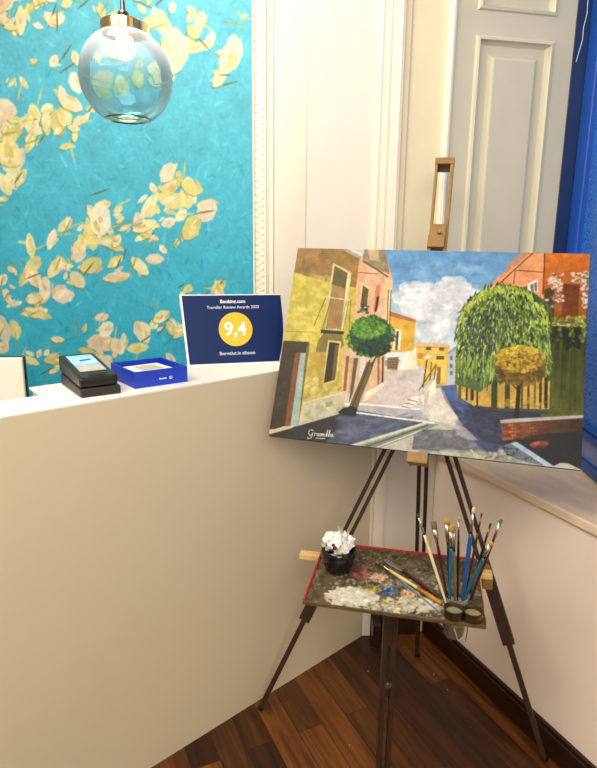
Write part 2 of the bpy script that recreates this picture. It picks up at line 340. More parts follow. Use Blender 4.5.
bm = B(-.2035, -.198, 2.672, 2.6995, .002, 3.09); box(bm, -.198, -.152, 2.688, 2.6995, .3, 3.09); box(bm, -.152, -.146, 2.676, 2.6995, .3, 3.09); box(bm, -.1425, -.138, 2.682, 2.6995, .3, 3.09); box(bm, -.134, -.118, 2.688, 2.6995, .3, 3.09); box(bm, -.146, -.1425, 2.69, 2.6995, .3, 3.09); box(bm, -.138, -.134, 2.69, 2.6995, .3, 3.09)
z = .32
while z < 3.06:                                            # carved repeat of the moulding
    for dx, dz, r_ in ((-.0125, 0, .0085), (.0125, .015, .0085), (0, .0075, .006), (-.004, .022, .0055)):
        mm = Matrix.Translation((-.175+dx, 2.688, z+dz)) @ Matrix.Diagonal((1, .6, .8, 1)); bmesh.ops.create_icosphere(bm, subdivisions=1, radius=r_, matrix=mm)
    z += .030
struct(obj('trim_6', bm, TRIM))

# ------------------------------------------------------------------ reception counter
DA = R(42.4); dd = Vector((math.cos(DA), math.sin(DA), 0)); dn = Vector((-dd.y, dd.x, 0)); DZ = 1.0932
DM = frame_matrix(dn*1.3207, dd, dn, Vector((0, 0, 1)))     # x along the front, y behind it
DESK = mat('beige counter paint', (222, 211, 180), .55, var=.015, scale=2.5, bump=.04, bscale=40)
CTOP = mat('white counter top', (246, 240, 228), .4, var=.01)
dk = thing('reception_counter', 'long beige reception counter with white top running back to the wall', 'counter', DM)
def prism(pl, z0, z1):
    bm = bmesh.new(); lo = [bm.verts.new((x, y, z0)) for x, y in pl]; hi = [bm.verts.new((x, y, z1)) for x, y in pl]; bm.faces.new(lo[::-1]); bm.faces.new(hi)
    for i in range(len(pl)): j = (i+1) % len(pl); bm.faces.new((lo[i], lo[j], hi[j], hi[i]))
    return bm
obj('front_panel', prism([(-1.6, 0), (1.591, 0), (1.531, .055), (-1.6, .055)], 0, DZ-.004), DESK, dk)
bm = bmesh.new(); pl = [(-1.6, 0), (1.591, 0), (1.328, .24), (.493, .24), (.485, .14), (-1.6, .14)]
lo = [bm.verts.new((x, y, DZ-.0038)) for x, y in pl]; hi = [bm.verts.new((x, y, DZ)) for x, y in pl]
bm.faces.new(lo[::-1]); bm.faces.new(hi)
for i in range(len(pl)): j = (i+1) % len(pl); bm.faces.new((lo[i], lo[j], hi[j], hi[i]))
obj('counter_top', bm, CTOP, dk)
obj('inner_worktop', B(-1.6, .48, .056, .62, .70, .73), CTOP, dk)
for a_ in ((.50, .52, .056, .235, 0, DZ-.0045), (1.30, 1.32, .056, .235, 0, DZ-.0045), (-1.6, -1.58, .056, .6, 0, .6995)): obj('side_panel', B(*a_), DESK, dk)
DI = DM.inverted()
def desk_st(u, v): p = DI @ at_z(u, v, DZ); return p
DY = .004

# card terminal
a = desk_st(81.7, 398.4); b = desk_st(118.2, 392); c = desk_st(62, 382.5)
ex = (b-a); ex.z = 0; wT = ex.length; ex.normalize(); wT *= .97; ex.rotate(Matrix.Rotation(R(-10), 3, 'Z')); ey = Vector((-ex.y, ex.x, 0)); lT = (c-a).dot(ey)
TM = DM @ frame_matrix(Vector((a.x, a.y, DZ)), ex, ey, Vector((0, 0, 1)))
BLK = mat('black plastic', (22, 21, 20), .3, var=.1); BLK2 = mat('black satin plastic', (34, 32, 30), .45, var=.1)
tm = thing('card_terminal', 'black card payment terminal with lit colour screen on the white counter', 'payment terminal', TM)
def wedge(w0, w1, y0, y1, zf0, zf1, zb0, zb1):
    bm = bmesh.new(); v = [bm.verts.new(p) for p in ((w0, y0, zf0), (w1, y0, zf0), (w1, y1, zb0), (w0, y1, zb0), (w0, y0, zf1), (w1, y0, zf1), (w1, y1, zb1), (w0, y1, zb1))]
    for f in ((3, 2, 1, 0), (4, 5, 6, 7), (0, 1, 5, 4), (1, 2, 6, 5), (2, 3, 7, 6), (3, 0, 4, 7)): bm.faces.new([v[i] for i in f])
    return bm
obj('dock_base', wedge(-.001, wT+.004, 0, lT*.93, .0, .021, 0, .030), BLK2, tm, bevel=.004)
obj('body', wedge(0, wT, .006, lT, .0225, .047, .032, .074), BLK, tm, bevel=.006, seg=3)
sl = (.074-.047)/(lT-.006); so = math.atan(sl)
SM = frame_matrix(Vector((wT/2, .006+.54*lT, .047+sl*.54*lT+.0012)), Vector((1, 0, 0)), Vector((0, math.cos(so), math.sin(so))), Vector((0, -math.sin(so), math.cos(so))))
cs = Canvas(60, 80, (150, 185, 215), lambda x, y: (x, y))
cs.poly([(0, 0), (1, 0), (1, .45), (0, .45)], (126, 172, 220), grad=((176, 204, 226), 'v')); cs.poly([(.35, .3), (.8, .26), (.8, .36), (.35, .4)], (40, 90, 170))
cs.poly([(0, .58), (.3, .5), (.6, .62), (1, .52), (1, 1), (0, 1)], (150, 162, 168)); cs.poly([(0, .75), (.5, .68), (1, .8), (1, 1), (0, 1)], (176, 160, 140)); cs.brush(.05)
scr = cs.sheet('screen', wT*.70, lT*.66, paint_mat('lit screen', .15, emit=.35, bump=0), tm); scr.matrix_local = SM
obj('button', B(wT*.25, wT*.75, .016, .024, .0515, .0535), BLK2, tm, bevel=.001)

# blue gift box with a white card case inside
a = desk_st(135, 389); b = desk_st(186, 381); c = desk_st(114, 377.7)
ex = (b-a); ex.z = 0; wB = ex.length; ex.normalize(); ex.rotate(Matrix.Rotation(R(-3.5), 3, 'Z')); ey = Vector((-ex.y, ex.x, 0)); lB = (c-a).dot(ey)
BM_ = DM @ frame_matrix(Vector((a.x, a.y, DZ)), ex, ey, Vector((0, 0, 1)))
BOX = mat('royal blue card', (18, 60, 190), .45, var=.06); WHT = mat('white print', (240, 240, 240), .5, var=.01)
bx = thing('blue_box', 'open square blue cardboard box with small white logo on its front', 'box', BM_); hB = .043; tk = .0035
bm = B(0, wB, 0, tk, 0, hB); box(bm, 0, wB, lB-tk, lB, 0, hB); box(bm, 0, tk, tk, lB-tk, 0, hB); box(bm, wB-tk, wB, tk, lB-tk, 0, hB); box(bm, tk, wB-tk, tk, lB-tk, 0, .004)
obj('box_walls', bm, BOX, bx)
LGM = frame_matrix(Vector((wB*.52, -.0006, hB*.42)), Vector((1, 0, 0)), Vector((0, 0, 1)), Vector((0, -1, 0)))
text('logo_lettering', 'Booking', .0062, LGM, WHT, bx, ext=.0002, bold=.0002)
bm = B(wB*.645, wB*.645+.0075, -.0009, -.0003, hB*.42-.0038, hB*.42+.0038); obj('logo_square', bm, WHT, bx)
text('logo_letter', 'B', .0075, LGM @ Matrix.Translation((wB*.125+.00375, 0, .0006)), BOX, bx, bold=.0003)
wc = thing('white_case', 'white rectangular card case lying inside the open blue box', 'case', BM_ @ Matrix.Translation((wB*.5, lB*.48, .0042)) @ Matrix.Rotation(R(4), 4, 'Z'))
obj('case_body', B(-wB*.36, wB*.36, -lB*.34, lB*.34, 0, .030), mat('white card', (240, 236, 228), .5, var=.01), wc, bevel=.003)
obj('recess_label', B(-wB*.20, wB*.20, -lB*.16, lB*.2, .0302, .0312), mat('grey cream card', (196, 190, 170), .5), wc)

# award board leaning back at the far end of the counter
a = at_z(188, 366.4, DZ); b = at_z(279.5, 362.4, DZ); ex = (b-a).normalized(); wS = (b-a).length
lean = R(16); nb = Vector((-ex.y, ex.x, 0)); ey = (Vector((0, 0, 1))*math.cos(lean)+nb*math.sin(lean)); ez = ex.cross(ey)
tl = at_plane(180, 295, a, ez); hS = (tl-a).dot(ey)
SGM = frame_matrix(a+Vector((0, 0, .0007)), ex, ey, ez); SGI = SGM.inverted()
sg = thing('award_board', 'navy review award board with yellow score disc leaning on the counter', 'sign', SGM)
NAVY = mat('navy print', (6, 35, 86), .45, var=.05, scale=8, spec=.2); YEL = mat('yellow print', (244, 184, 22), .35, var=.02)
SGQ = [SGI @ at_plane(u, v, a, ez) for u, v in ((187.7, 366.4), (279.5, 362.4), (282.4, 345), (283.4, 331), (283.0, 318), (280.5, 294), (179.3, 294.8))]
def slab(q, z0, z1, ins=(0, 0)):
    bm = bmesh.new(); lo = [bm.verts.new((p[0], p[1], z0)) for p in q]; hi = [bm.verts.new((p[0], p[1], z1)) for p in q]; bm.faces.new(lo[::-1]); bm.faces.new(hi)
    for i in range(len(q)): j = (i+1) % len(q); bm.faces.new((lo[i], lo[j], hi[j], hi[i]))
    return bm
obj('board', slab([(p.x, p.y) for p in SGQ], -.006, 0), mat('white board edge', (236, 236, 236), .3, var=.01), sg)
cx, cy = sum(p.x for p in SGQ)/7, sum(p.y for p in SGQ)/7
ins = [(p.x+(.0062 if p.x < cx else -.0008), p.y+(.0045 if p.y < cy*.5 else (-.003 if p.y > cy*1.6 else 0))) for p in SGQ]
obj('printed_face', slab(ins, .0002, .0008), NAVY, sg)
def sgp(u, v): p = SGI @ at_plane(u, v, a, ez); return p.x, p.y
x, y = sgp(235.6, 329.3); rd = sgp(252.3, 329.3)[0]-x
obj('score_disc', lathe([(rd, .001), (rd, .0016)], 48, True, True, at=(x, y, 0)), YEL, sg)
def stext(name, body, u, v, size, bold=0, m=WHT, z=.0021): px_, py_ = sgp(u, v); return text(name, body, size, Matrix.Translation((px_, py_, z)), m, sg, bold)
WHT2 = mat('soft white print', (214, 216, 222), .5, var=.01)
stext('score_lettering', '9,4', 235.2, 329.6, .058, .0012)
stext('heading_lettering', 'Booking.com', 232.6, 301.6, .0152, .0003, z=.0014); stext('subtitle_lettering', 'Traveller Review Awards 2020', 233, 307.3, .0131, .0001, WHT2, z=.0014); stext('name_lettering', 'Borvolut.in albono', 237.5, 353.2, .0150, .0001, WHT2, z=.0014)
bm = B(x-.012, x+.012, y-rd*.62-.0008, y-rd*.62+.0008, .0017, .002); obj('disc_underline', bm, WHT2, sg)
# prop foot behind the board
bm = bmesh.new(); p0 = Vector((wS*.5, hS*.55, -.0065)); down = (SGI.to_3x3() @ Vector((0, 0, -1))); back = SGI.to_3x3() @ nb
p1 = p0 + down*0; k = ((SGM @ p0).z-DZ-.001); p1 = p0 + down*k + back*.03; bar(bm, p0, p1, .05, .003, (1, 0, 0)); obj('prop_foot', bm, BLK2, sg)

# white monitor behind the low ledge, far left
q0 = at_y(-30, 365, 1.62); q1 = at_y(23, 358, 1.62); q2 = at_y(27, 404, 1.62)
mo = thing('monitor', 'white backed monitor with dark edge behind the counter at left', 'monitor', Matrix.Translation((q1.x, 1.62, 0)) @ Matrix.Rotation(R(3), 4, 'Z'))
obj('back_shell', B(-.42, -.004, 0, .012, .90, q1.z), mat('white plastic', (240, 234, 222), .4, var=.01), mo, bevel=.003)
obj('bezel', B(-.424, -.0025, .0125, .026, .895, q1.z+.0015), BLK, mo, bevel=.002)
bm = B(-.23, -.19, .0, .03, .745, .8945); box(bm, -.30, -.12, -.06, .10, .731, .745); obj('stand', bm, BLK2, mo, bevel=.002)

# ------------------------------------------------------------------ pendant lamp
PC = Vector((-.4367, 1.62, 1.857)); PR = .1135
pd = thing('pendant_lamp', 'globe pendant lamp of blue tinted glass with brass cap hanging over the counter', 'pendant lamp', Matrix.Translation(PC))
def globe_mat():
    m = bpy.data.materials.new('tinted globe glass'); m.use_nodes = True; nt = m.node_tree; nt.nodes.clear(); L = nt.links.new
    o = nt.nodes.new('ShaderNodeOutputMaterial'); t = nt.nodes.new('ShaderNodeBsdfTransparent'); g = nt.nodes.new('ShaderNodeBsdfGlossy'); g.inputs['Roughness'].default_value = .04
    fr = nt.nodes.new('ShaderNodeFresnel'); fr.inputs['IOR'].default_value = 1.33; g.inputs['Color'].default_value = lin((206, 236, 240))+[1]; mx = nt.nodes.new('ShaderNodeMixShader')
    tc = nt.nodes.new('ShaderNodeTexCoord'); sx = nt.nodes.new('ShaderNodeSeparateXYZ'); L(tc.outputs['Object'], sx.inputs[0])
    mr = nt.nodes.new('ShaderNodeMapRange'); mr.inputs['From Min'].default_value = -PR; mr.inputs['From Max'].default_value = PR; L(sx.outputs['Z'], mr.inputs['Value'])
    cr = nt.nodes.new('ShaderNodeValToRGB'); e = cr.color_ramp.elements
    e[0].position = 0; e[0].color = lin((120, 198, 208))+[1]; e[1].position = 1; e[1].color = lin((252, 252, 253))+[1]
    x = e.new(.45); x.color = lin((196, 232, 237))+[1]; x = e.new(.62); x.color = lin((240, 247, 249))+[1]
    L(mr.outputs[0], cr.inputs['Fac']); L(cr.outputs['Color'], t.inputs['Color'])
    L(fr.outputs[0], mx.inputs[0]); L(t.outputs[0], mx.inputs[1]); L(g.outputs[0], mx.inputs[2])
    d = nt.nodes.new('ShaderNodeBsdfTranslucent'); d.inputs['Color'].default_value = lin((236, 240, 244))+[1]
    hz = nt.nodes.new('ShaderNodeMapRange'); hz.inputs['From Min'].default_value = .01; hz.inputs['From Max'].default_value = PR; hz.inputs['To Min'].default_value = .09; hz.inputs['To Max'].default_value = .42; L(sx.outputs['Z'], hz.inputs['Value'])
    m2 = nt.nodes.new('ShaderNodeMixShader'); L(hz.outputs[0], m2.inputs[0]); L(mx.outputs[0], m2.inputs[1]); L(d.outputs[0], m2.inputs[2]); L(m2.outputs[0], o.inputs['Surface']); return m
prof = []
for i in range(33):
    th = R(-60)+(R(62)-R(-60))*i/32; r_ = PR*math.cos(th); zz = PR*math.sin(th); prof.append((r_, zz))
for k, (zc) in enumerate((-.004, .010)):                    # pressed ridges round the equator
    prof = sorted(prof+[(math.sqrt(PR**2-zc**2)-.0002, zc-.003), (math.sqrt(PR**2-zc**2)+.0015, zc), (math.sqrt(PR**2-zc**2)-.0002, zc+.003)], key=lambda p: p[1])
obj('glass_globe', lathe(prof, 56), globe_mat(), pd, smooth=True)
br_ = PR*math.cos(R(-60)); bz = PR*math.sin(R(-60))
bm = lathe([(br_-.002, bz-.001), (br_+.001, bz), (br_-.001, bz+.004), (br_-.004, bz+.002)], 48); obj('bottom_rim', bm, glass_mat('teal rim glass', (40, 110, 120), .05), pd, smooth=True)
BRASS = mat('polished brass', (216, 192, 134), .18, 1, var=.05)
tz = PR*math.sin(R(62)); tr = PR*math.cos(R(62))
obj('brass_cap', lathe([(.0545, tz-.004), (.0555, tz), (.0555, tz+.019), (.053, tz+.023), (.012, tz+.025)], 48, False, True), BRASS, pd, smooth=False, bevel=.001)
obj('cord_grip', lathe([(.017, tz+.0255), (.017, tz+.034), (.012, tz+.046), (.006, tz+.050), (.005, tz+.075)], 24, True, True), BLK, pd, smooth=True)
bm = bmesh.new(); tube(bm, [(0, 0, tz+.07), (0, 0, 3.098-PC.z)], .003, 10); obj('cord', bm, BLK, pd)
m = bpy.data.materials.new('glowing bulb'); m.use_nodes = True; b_ = m.node_tree.nodes['Principled BSDF']; b_.inputs['Emission Color'].default_value = (1, .97, .93, 1); b_.inputs['Emission Strength'].default_value = 18
obj('bulb', lathe([(.001, .040), (.012, .042), (.020, .048), (.0245, .058), (.0255, .067), (.023, .078), (.016, .088), (.013, tz+.002)], 32), m, pd, smooth=True)
obj('socket', lathe([(.018, .088), (.018, tz+.01)], 24, True, True), BRASS, pd)

# ------------------------------------------------------------------ painting on the easel
yaw, pit, rol = -.27967, -.46362, .0095
PMr = Matrix.Rotation(yaw, 3, 'Z') @ Matrix.Rotation(pit, 3, 'X') @ Matrix.Rotation(rol, 3, 'Y')
PO = Vector((.34011, 1.5999, 1.18865)); PW, PH = .8, .57
pa, pb = PMr @ Vector((1, 0, 0)), PMr @ Vector((0, 0, 1)); pn = pa.cross(pb)
PMX = frame_matrix(PO, pa, pb, pn); PMI = PMX.inverted()
def p_uv(u, v): q = PMI @ at_plane(u, v, PO, pn); return .5+q.x/PW, .5-q.y/PH
cv = Canvas(600, 428, (150, 160, 150), p_uv); P = cv.poly; Ln = cv.line; E_ = cv.ell
def dabs(n, fx, cols, l, w_, ang, al=.85):
    for i in range(n):
        x, y = fx(); c = np.array(cols[rng.integers(len(cols))])+rng.normal()*7; a_ = ang if not callable(ang) else ang(x, y)
        E_((x, y), l*rng.uniform(.6, 1.3), w_*rng.uniform(.6, 1.3), c, a_+rng.normal()*.3, al, n=8)
def area(x0, x1, y0, y1): return lambda: (rng.uniform(x0, x1), rng.uniform(y0, y1))
def disc(cx_, cy_, rx, ry):
    def f():
        t_, r_ = rng.uniform(0, 6.283), math.sqrt(rng.uniform()); return cx_+rx*r_*math.cos(t_), cy_+ry*r_*math.sin(t_)
    return f
# sky and clouds
P([(290, 240), (600, 240), (600, 360), (290, 360)], (96, 150, 178), grad=((226, 228, 224), 'v'))
P([(370, 250), (540, 250), (530, 285), (385, 285)], (112, 160, 204), alpha=.75, noise=6)
dabs(60, area(385, 500, 262, 285), [(120, 166, 208), (140, 180, 212), (108, 154, 200)], 9, 3, 0, .4)
for cx_, cy_, rx, ry, n in ((418, 296, 24, 12, 60), (452, 288, 16, 9, 50), (440, 305, 40, 14, 90), (420, 325, 34, 14, 80), (462, 300, 18, 12, 50)):
    dabs(n, disc(cx_, cy_, rx, ry), [(214, 218, 224), (226, 226, 226), (200, 206, 216), (232, 230, 226), (206, 208, 214)], 6, 4, 0, .55)
# far houses at the end of the street
P([(415, 344), (449, 345), (449, 349), (415, 348)], (206, 158, 116)); P([(416, 347.5), (448.5, 348.5), (445.7, 385.5), (417, 384)], (226, 192, 84), noise=6)
P([(415, 342), (449, 344), (448, 347), (415, 346.4)], (222, 186, 150))
for q in ([(426, 346.8), (431, 346.8), (431, 350), (426, 350)], [(439, 347.6), (444, 347.6), (444, 350.6), (439, 350.6)], [(436.6, 356), (444.6, 356), (444, 359.6), (436, 359.6)]): P(q, (96, 112, 40))
P([(418, 353), (423, 353), (423, 359), (418, 359)], (200, 150, 70)); P([(437, 367), (441, 367), (440, 384), (436, 384)], (150, 120, 40))
P([(448.5, 352), (456, 347), (458, 388), (446, 388)], (186, 190, 190)); P([(448, 352), (456, 346), (456, 349), (448, 354)], (150, 160, 170))
for yy in (356, 364, 371): P([(450, yy), (452.5, yy), (452.5, yy+4), (450, yy+4)], (110, 116, 124))
# yellow house
P([(387, 316), (415.6, 321), (413.6, 352), (388, 352)], (222, 180, 66), noise=8); P([(387, 310.5), (416, 319.6), (416, 322.5), (386, 315.5)], (192, 120, 72))
P([(394.6, 329), (401.5, 329.6), (400, 350), (392.5, 350)], (232, 224, 206)); P([(396.6, 331), (399, 331.3), (397.6, 350), (395, 350)], (96, 84, 70))
# plaza, stairs, ramp wall
P([(384, 366), (425, 366), (424, 410), (350, 410), (378, 384)], (206, 196, 188), noise=4)
P([(387.5, 357.5), (399, 357), (397, 370), (387, 369)], (150, 126, 90)); 
for k in range(4): Ln([(388, 359.5+k*2.6), (398, 359.2+k*2.6)], .8, (112, 92, 66))
P([(397, 370.5), (399, 362), (407.5, 351), (415.5, 351), (418, 368.5)], (230, 220, 198), noise=4); P([(398.5, 369), (408, 352.5), (410, 353), (402, 369.4)], (246, 240, 226))
# left buildings: near house with its shaded top
P([(293, 240), (352, 240), (361, 262), (352, 350), (342, 420), (264, 440)], (202, 186, 84), noise=7)
P([(293, 240), (362, 240), (359.5, 262), (356, 288), (331, 283), (293.4, 272.6), (288, 272)], (160, 126, 66), noise=7)
dabs(90, area(290, 330, 276, 330), [(206, 194, 88), (190, 176, 74), (214, 204, 108), (182, 164, 66)], 6, 3, .5, .35)
dabs(60, area(298, 352, 250, 272), [(172, 138, 78), (146, 112, 58), (150, 122, 70)], 6, 3, .2, .4)
P([(344, 247), (368, 247), (366, 260.5), (360, 259)], (196, 196, 186)); P([(346, 249), (366.5, 259.5), (364.5, 261.5), (343, 250.5)], (168, 164, 146)); Ln([(350, 249), (366, 256.5)], 1, (222, 222, 214))
# balcony door of the near house
P([(333, 263), (351.6, 272.6), (344, 331), (323.8, 329.5)], (204, 196, 134)); P([(335, 266), (347.8, 273.2), (341, 329), (326, 328.5)], (174, 138, 84), noise=6)
P([(335, 266), (347.8, 273.2), (345.5, 289), (332, 284)], (116, 102, 58)); P([(347.8, 273), (350.5, 274), (343.5, 329), (341.5, 329)], (214, 208, 164))
P([(318, 341), (324, 333), (342, 334), (344, 345), (336, 352), (316, 352)], (140, 124, 66)); P([(321, 329.5), (344.5, 331.5), (343.5, 334.5), (321, 333)], (62, 52, 40))
Ln([(325, 296.8), (351, 300.6)], 1.2, (214, 200, 150)); Ln([(326, 297.5), (314, 326)], .7, (120, 106, 54)); Ln([(331, 298.5), (322, 331)], .7, (120, 106, 54))
for k in range(8): Ln([(331+k*2.6, 298.3+k*.35), (324+k*2.7, 330+k*.3)], .55, (150, 128, 70))
Ln([(286, 331.5), (314, 332)], .8, (160, 150, 70)); Ln([(351, 300), (349, 331)], .6, (130, 110, 60))
# lower left: dark doorway, drapes of colour, low white wall
P([(283, 340.5), (309.5, 342), (297, 428), (269, 429)], (78, 64, 36), noise=7); P([(295.4, 353), (301.6, 352), (291.4, 425), (285, 425.5)], (142, 92, 42), noise=6); P([(300.6, 353), (306.6, 352.6), (298.6, 426), (290.6, 426.5)], (164, 184, 178), noise=6); P([(306.6, 346), (310, 344), (302, 404), (298.5, 424)], (128, 116, 60))
P([(328.3, 340), (341.5, 341.5), (336.4, 381.5), (321.5, 385)], (214, 196, 120)); P([(329.6, 342), (339.6, 343.4), (335, 379.6), (324, 383)], (66, 54, 32)); P([(335.5, 345), (339.3, 345), (335, 379), (331.5, 380)], (126, 100, 52))
P([(310, 352), (327, 352), (322, 392), (305, 398)], (180, 152, 68), alpha=.6, noise=6)
dabs(20, area(305, 318, 378, 400), [(216, 202, 128), (206, 190, 112), (186, 166, 90)], 4, 2.4, -.6, .8); dabs(20, area(316, 342, 388, 396), [(212, 196, 124), (190, 168, 84)], 4, 2, -.3, .7)
P([(303.7, 402.6), (342.6, 392), (341, 415.5), (298, 428)], (198, 194, 166), noise=5); Ln([(303.5, 403), (342.4, 392.6)], 1.4, (224, 216, 180)); dabs(24, area(304, 340, 400, 422), [(176, 170, 120), (210, 206, 182), (190, 176, 110)], 3.5, 2, -.3, .5); P([(326, 402.5), (333, 400.5), (333, 405.5), (326, 407)], (160, 160, 116))
# pink house beyond
P([(359, 262), (366, 247), (385, 250), (393, 282), (389, 318), (386, 352), (372, 402), (342, 402), (352, 345)], (222, 178, 142), noise=6)
P([(365, 248), (385, 250), (390, 274), (372, 268), (362, 262)], (156, 142, 110), noise=8); Ln([(364, 261.5), (388, 277)], 1.6, (112, 98, 76)); Ln([(358.5, 272.6), (378, 274)], .8, (120, 96, 70)); P([(368, 249), (378, 250), (380, 262), (370, 260)], (198, 176, 136))
P([(384, 278), (393, 281), (389, 316), (383, 322)], (222, 194, 146)); P([(376, 286), (381, 284), (378, 309), (373.5, 312)], (210, 138, 98))
P([(361.6, 282), (370, 288), (367.6, 308.4), (358.8, 308.4)], (220, 198, 154)); P([(363, 285), (368.8, 289.6), (366.8, 307), (360.4, 307)], (110, 94, 52)); P([(376.5, 297), (379.5, 296), (377, 311), (374.5, 313)], (70, 56, 40))
P([(374, 314), (386, 322), (386, 330), (374, 324)], (66, 58, 48)); dabs(14, area(359, 369, 306, 313), [(80, 88, 70), (120, 130, 104), (60, 66, 52)], 2, 1.4, 0)
for x0 in (387, 389.6): Ln([(x0+1.5, 290), (x0, 330)], .8, (92, 82, 70))
# street level beyond the near house
P([(342, 350), (386, 345), (384, 384), (364, 404), (342, 402)], (212, 186, 150)); P([(346.5, 356), (349.5, 356), (346, 391), (343, 391)], (170, 92, 54)); P([(350, 358), (358, 357), (354, 392), (349, 394)], (196, 172, 130)); P([(354, 358), (358.5, 358), (353, 392), (349, 404)], (108, 94, 76)); P([(361, 357), (366, 357), (363, 386), (358, 392)], (214, 206, 196))
P([(377.5, 357), (380, 357), (379.5, 384), (377.5, 385)], (176, 110, 72)); P([(382, 357), (384, 357), (383.5, 382), (381.5, 383)], (120, 76, 54)); P([(366, 392), (384, 382), (384, 386), (362, 404)], (226, 218, 200)); P([(344, 394), (350, 393), (349, 405), (343, 406)], (200, 190, 176))
# streets
P([(345, 404), (364, 403.4), (423.6, 408.5), (463.5, 424.8), (466, 431), (430, 424), (345, 412)], (182, 180, 182), noise=4)
P([(264, 434.5), (303, 424.5), (340.5, 413.5), (352, 409), (432, 423), (362, 447), (270, 446)], (92, 102, 126), noise=9); P([(264, 434.5), (303, 424.5), (340.5, 413.5), (350, 410), (355, 416), (330, 438), (320, 452), (264, 446)], (56, 52, 42), grad=((66, 66, 72), 'h'), noise=6)
dabs(70, area(335, 410, 416, 438), [(110, 118, 142), (98, 106, 132), (126, 132, 150), (84, 92, 112)], 9, 2.4, -.05, .4)
P([(268, 431), (284, 426), (296, 425), (292, 428), (270, 434)], (200, 194, 160))
P([(345, 446), (424, 422), (500, 428), (560, 480), (345, 470)], (190, 188, 172), noise=5)
P([(352, 448), (428, 423.5), (440, 424), (372, 451)], (142, 150, 142)); Ln([(350, 446.5), (425, 422.8)], 1.6, (214, 214, 196)); Ln([(362, 448), (428, 425)], 1.4, (96, 104, 82)); Ln([(371, 449.5), (424, 429)], 1.2, (210, 206, 180))
P([(414, 434), (424, 429), (470, 430), (510, 446), (500, 456), (412, 449)], (122, 122, 128), noise=10); dabs(60, area(412, 490, 430, 452), [(140, 140, 146), (104, 104, 114), (160, 156, 152), (118, 120, 134)], 6, 2, .05, .4)
Ln([(345, 404.2), (364, 404), (424, 409.5)], 1.8, (236, 232, 220)); Ln([(345, 411.6), (358, 412.6), (434, 422.8)], 1.6, (232, 230, 220)); P([(430, 388), (440, 388), (446, 402), (466, 428), (430, 420), (420, 410)], (214, 206, 196), noise=4)
# the shaded street on the right
P([(441, 386), (460, 384), (600, 392), (600, 480), (520, 470), (478, 446), (466, 430), (452, 408)], (78, 84, 122), noise=7); P([(441, 386), (462, 384), (470, 400), (464, 414), (450, 402)], (92, 118, 172), alpha=.8, noise=6)
P([(468, 404), (600, 404), (600, 440), (500, 445), (480, 440)], (54, 60, 84), alpha=.85, noise=6); dabs(70, area(455, 510, 402, 440), [(76, 84, 118), (64, 70, 100), (100, 108, 140), (84, 84, 110)], 7, 2, .3, .4)
P([(455, 424), (466, 428), (478, 440), (468, 440), (456, 434)], (186, 182, 182), alpha=.7)
# ramp wall, steps, lamp posts
P([(420.5, 393), (437, 370), (435.6, 390), (424, 409.5)], (236, 226, 206)); P([(420.5, 392.5), (437, 369), (438, 372), (424, 396)], (206, 196, 178)); P([(424, 396), (430, 388), (428, 402), (423.6, 409.5)], (198, 190, 184))
for k in range(3): P([(402+k*3.2, 405-k*3.4), (412+k*3, 402.4-k*3.4), (417+k*2, 404-k*3.6), (410+k*3, 407.4-k*3.4)], (230, 224, 212)); Ln([(402+k*3.2, 406.4-k*3.4), (411+k*3, 408.2-k*3.4)], .8, (130, 122, 120))
Ln([(427, 360), (423, 387)], 1.2, (70, 62, 56)); Ln([(431.5, 362), (430, 380)], 1, (96, 86, 70)); dabs(12, disc(428, 356.5, 4.5, 1.6), [(236, 230, 210), (170, 160, 140)], 1.5, 1, 0); Ln([(419, 390), (435, 366)], .8, (90, 80, 70)); Ln([(436, 364), (434, 380)], .9, (110, 96, 60))
# right building
P([(486, 288), (529, 250), (600, 250), (600, 330), (540, 330), (505, 300)], (226, 158, 112), noise=6); P([(486, 289), (500, 278), (520, 262), (533, 250), (524, 250), (508, 264), (504, 276), (489, 285)], (196, 150, 120)); Ln([(497, 286), (516, 268), (537, 249)], 2, (150, 104, 66)); Ln([(494, 287), (530, 254)], .8, (232, 180, 130)); Ln([(516, 270.5), (544, 272.5)], 1, (130, 84, 40)); Ln([(515, 271), (513.5, 284)], 1, (132, 84, 40))
P([(527, 284), (537.5, 279), (538, 292), (529, 293)], (226, 220, 204)); P([(530, 285.4), (536.6, 281.6), (537, 291.5), (531, 292)], (128, 128, 110)); Ln([(533.6, 283.5), (534.2, 292)], .8, (230, 224, 204))
P([(544.8, 250), (594, 250), (592, 322), (543, 322)], (226, 132, 44), grad=((158, 92, 34), 'v'), noise=7); Ln([(544.6, 253), (542.8, 294)], 1.2, (110, 60, 24)); P([(544, 290), (554, 286), (554, 318), (544, 318)], (96, 78, 34)); P([(563, 284), (579.5, 285.5), (578, 318), (561, 317)], (128, 70, 28), noise=5); Ln([(562, 283.6), (580, 285)], 1.2, (160, 96, 30)); P([(586.7, 300), (590, 300), (588, 322), (586, 322)], (120, 60, 18))
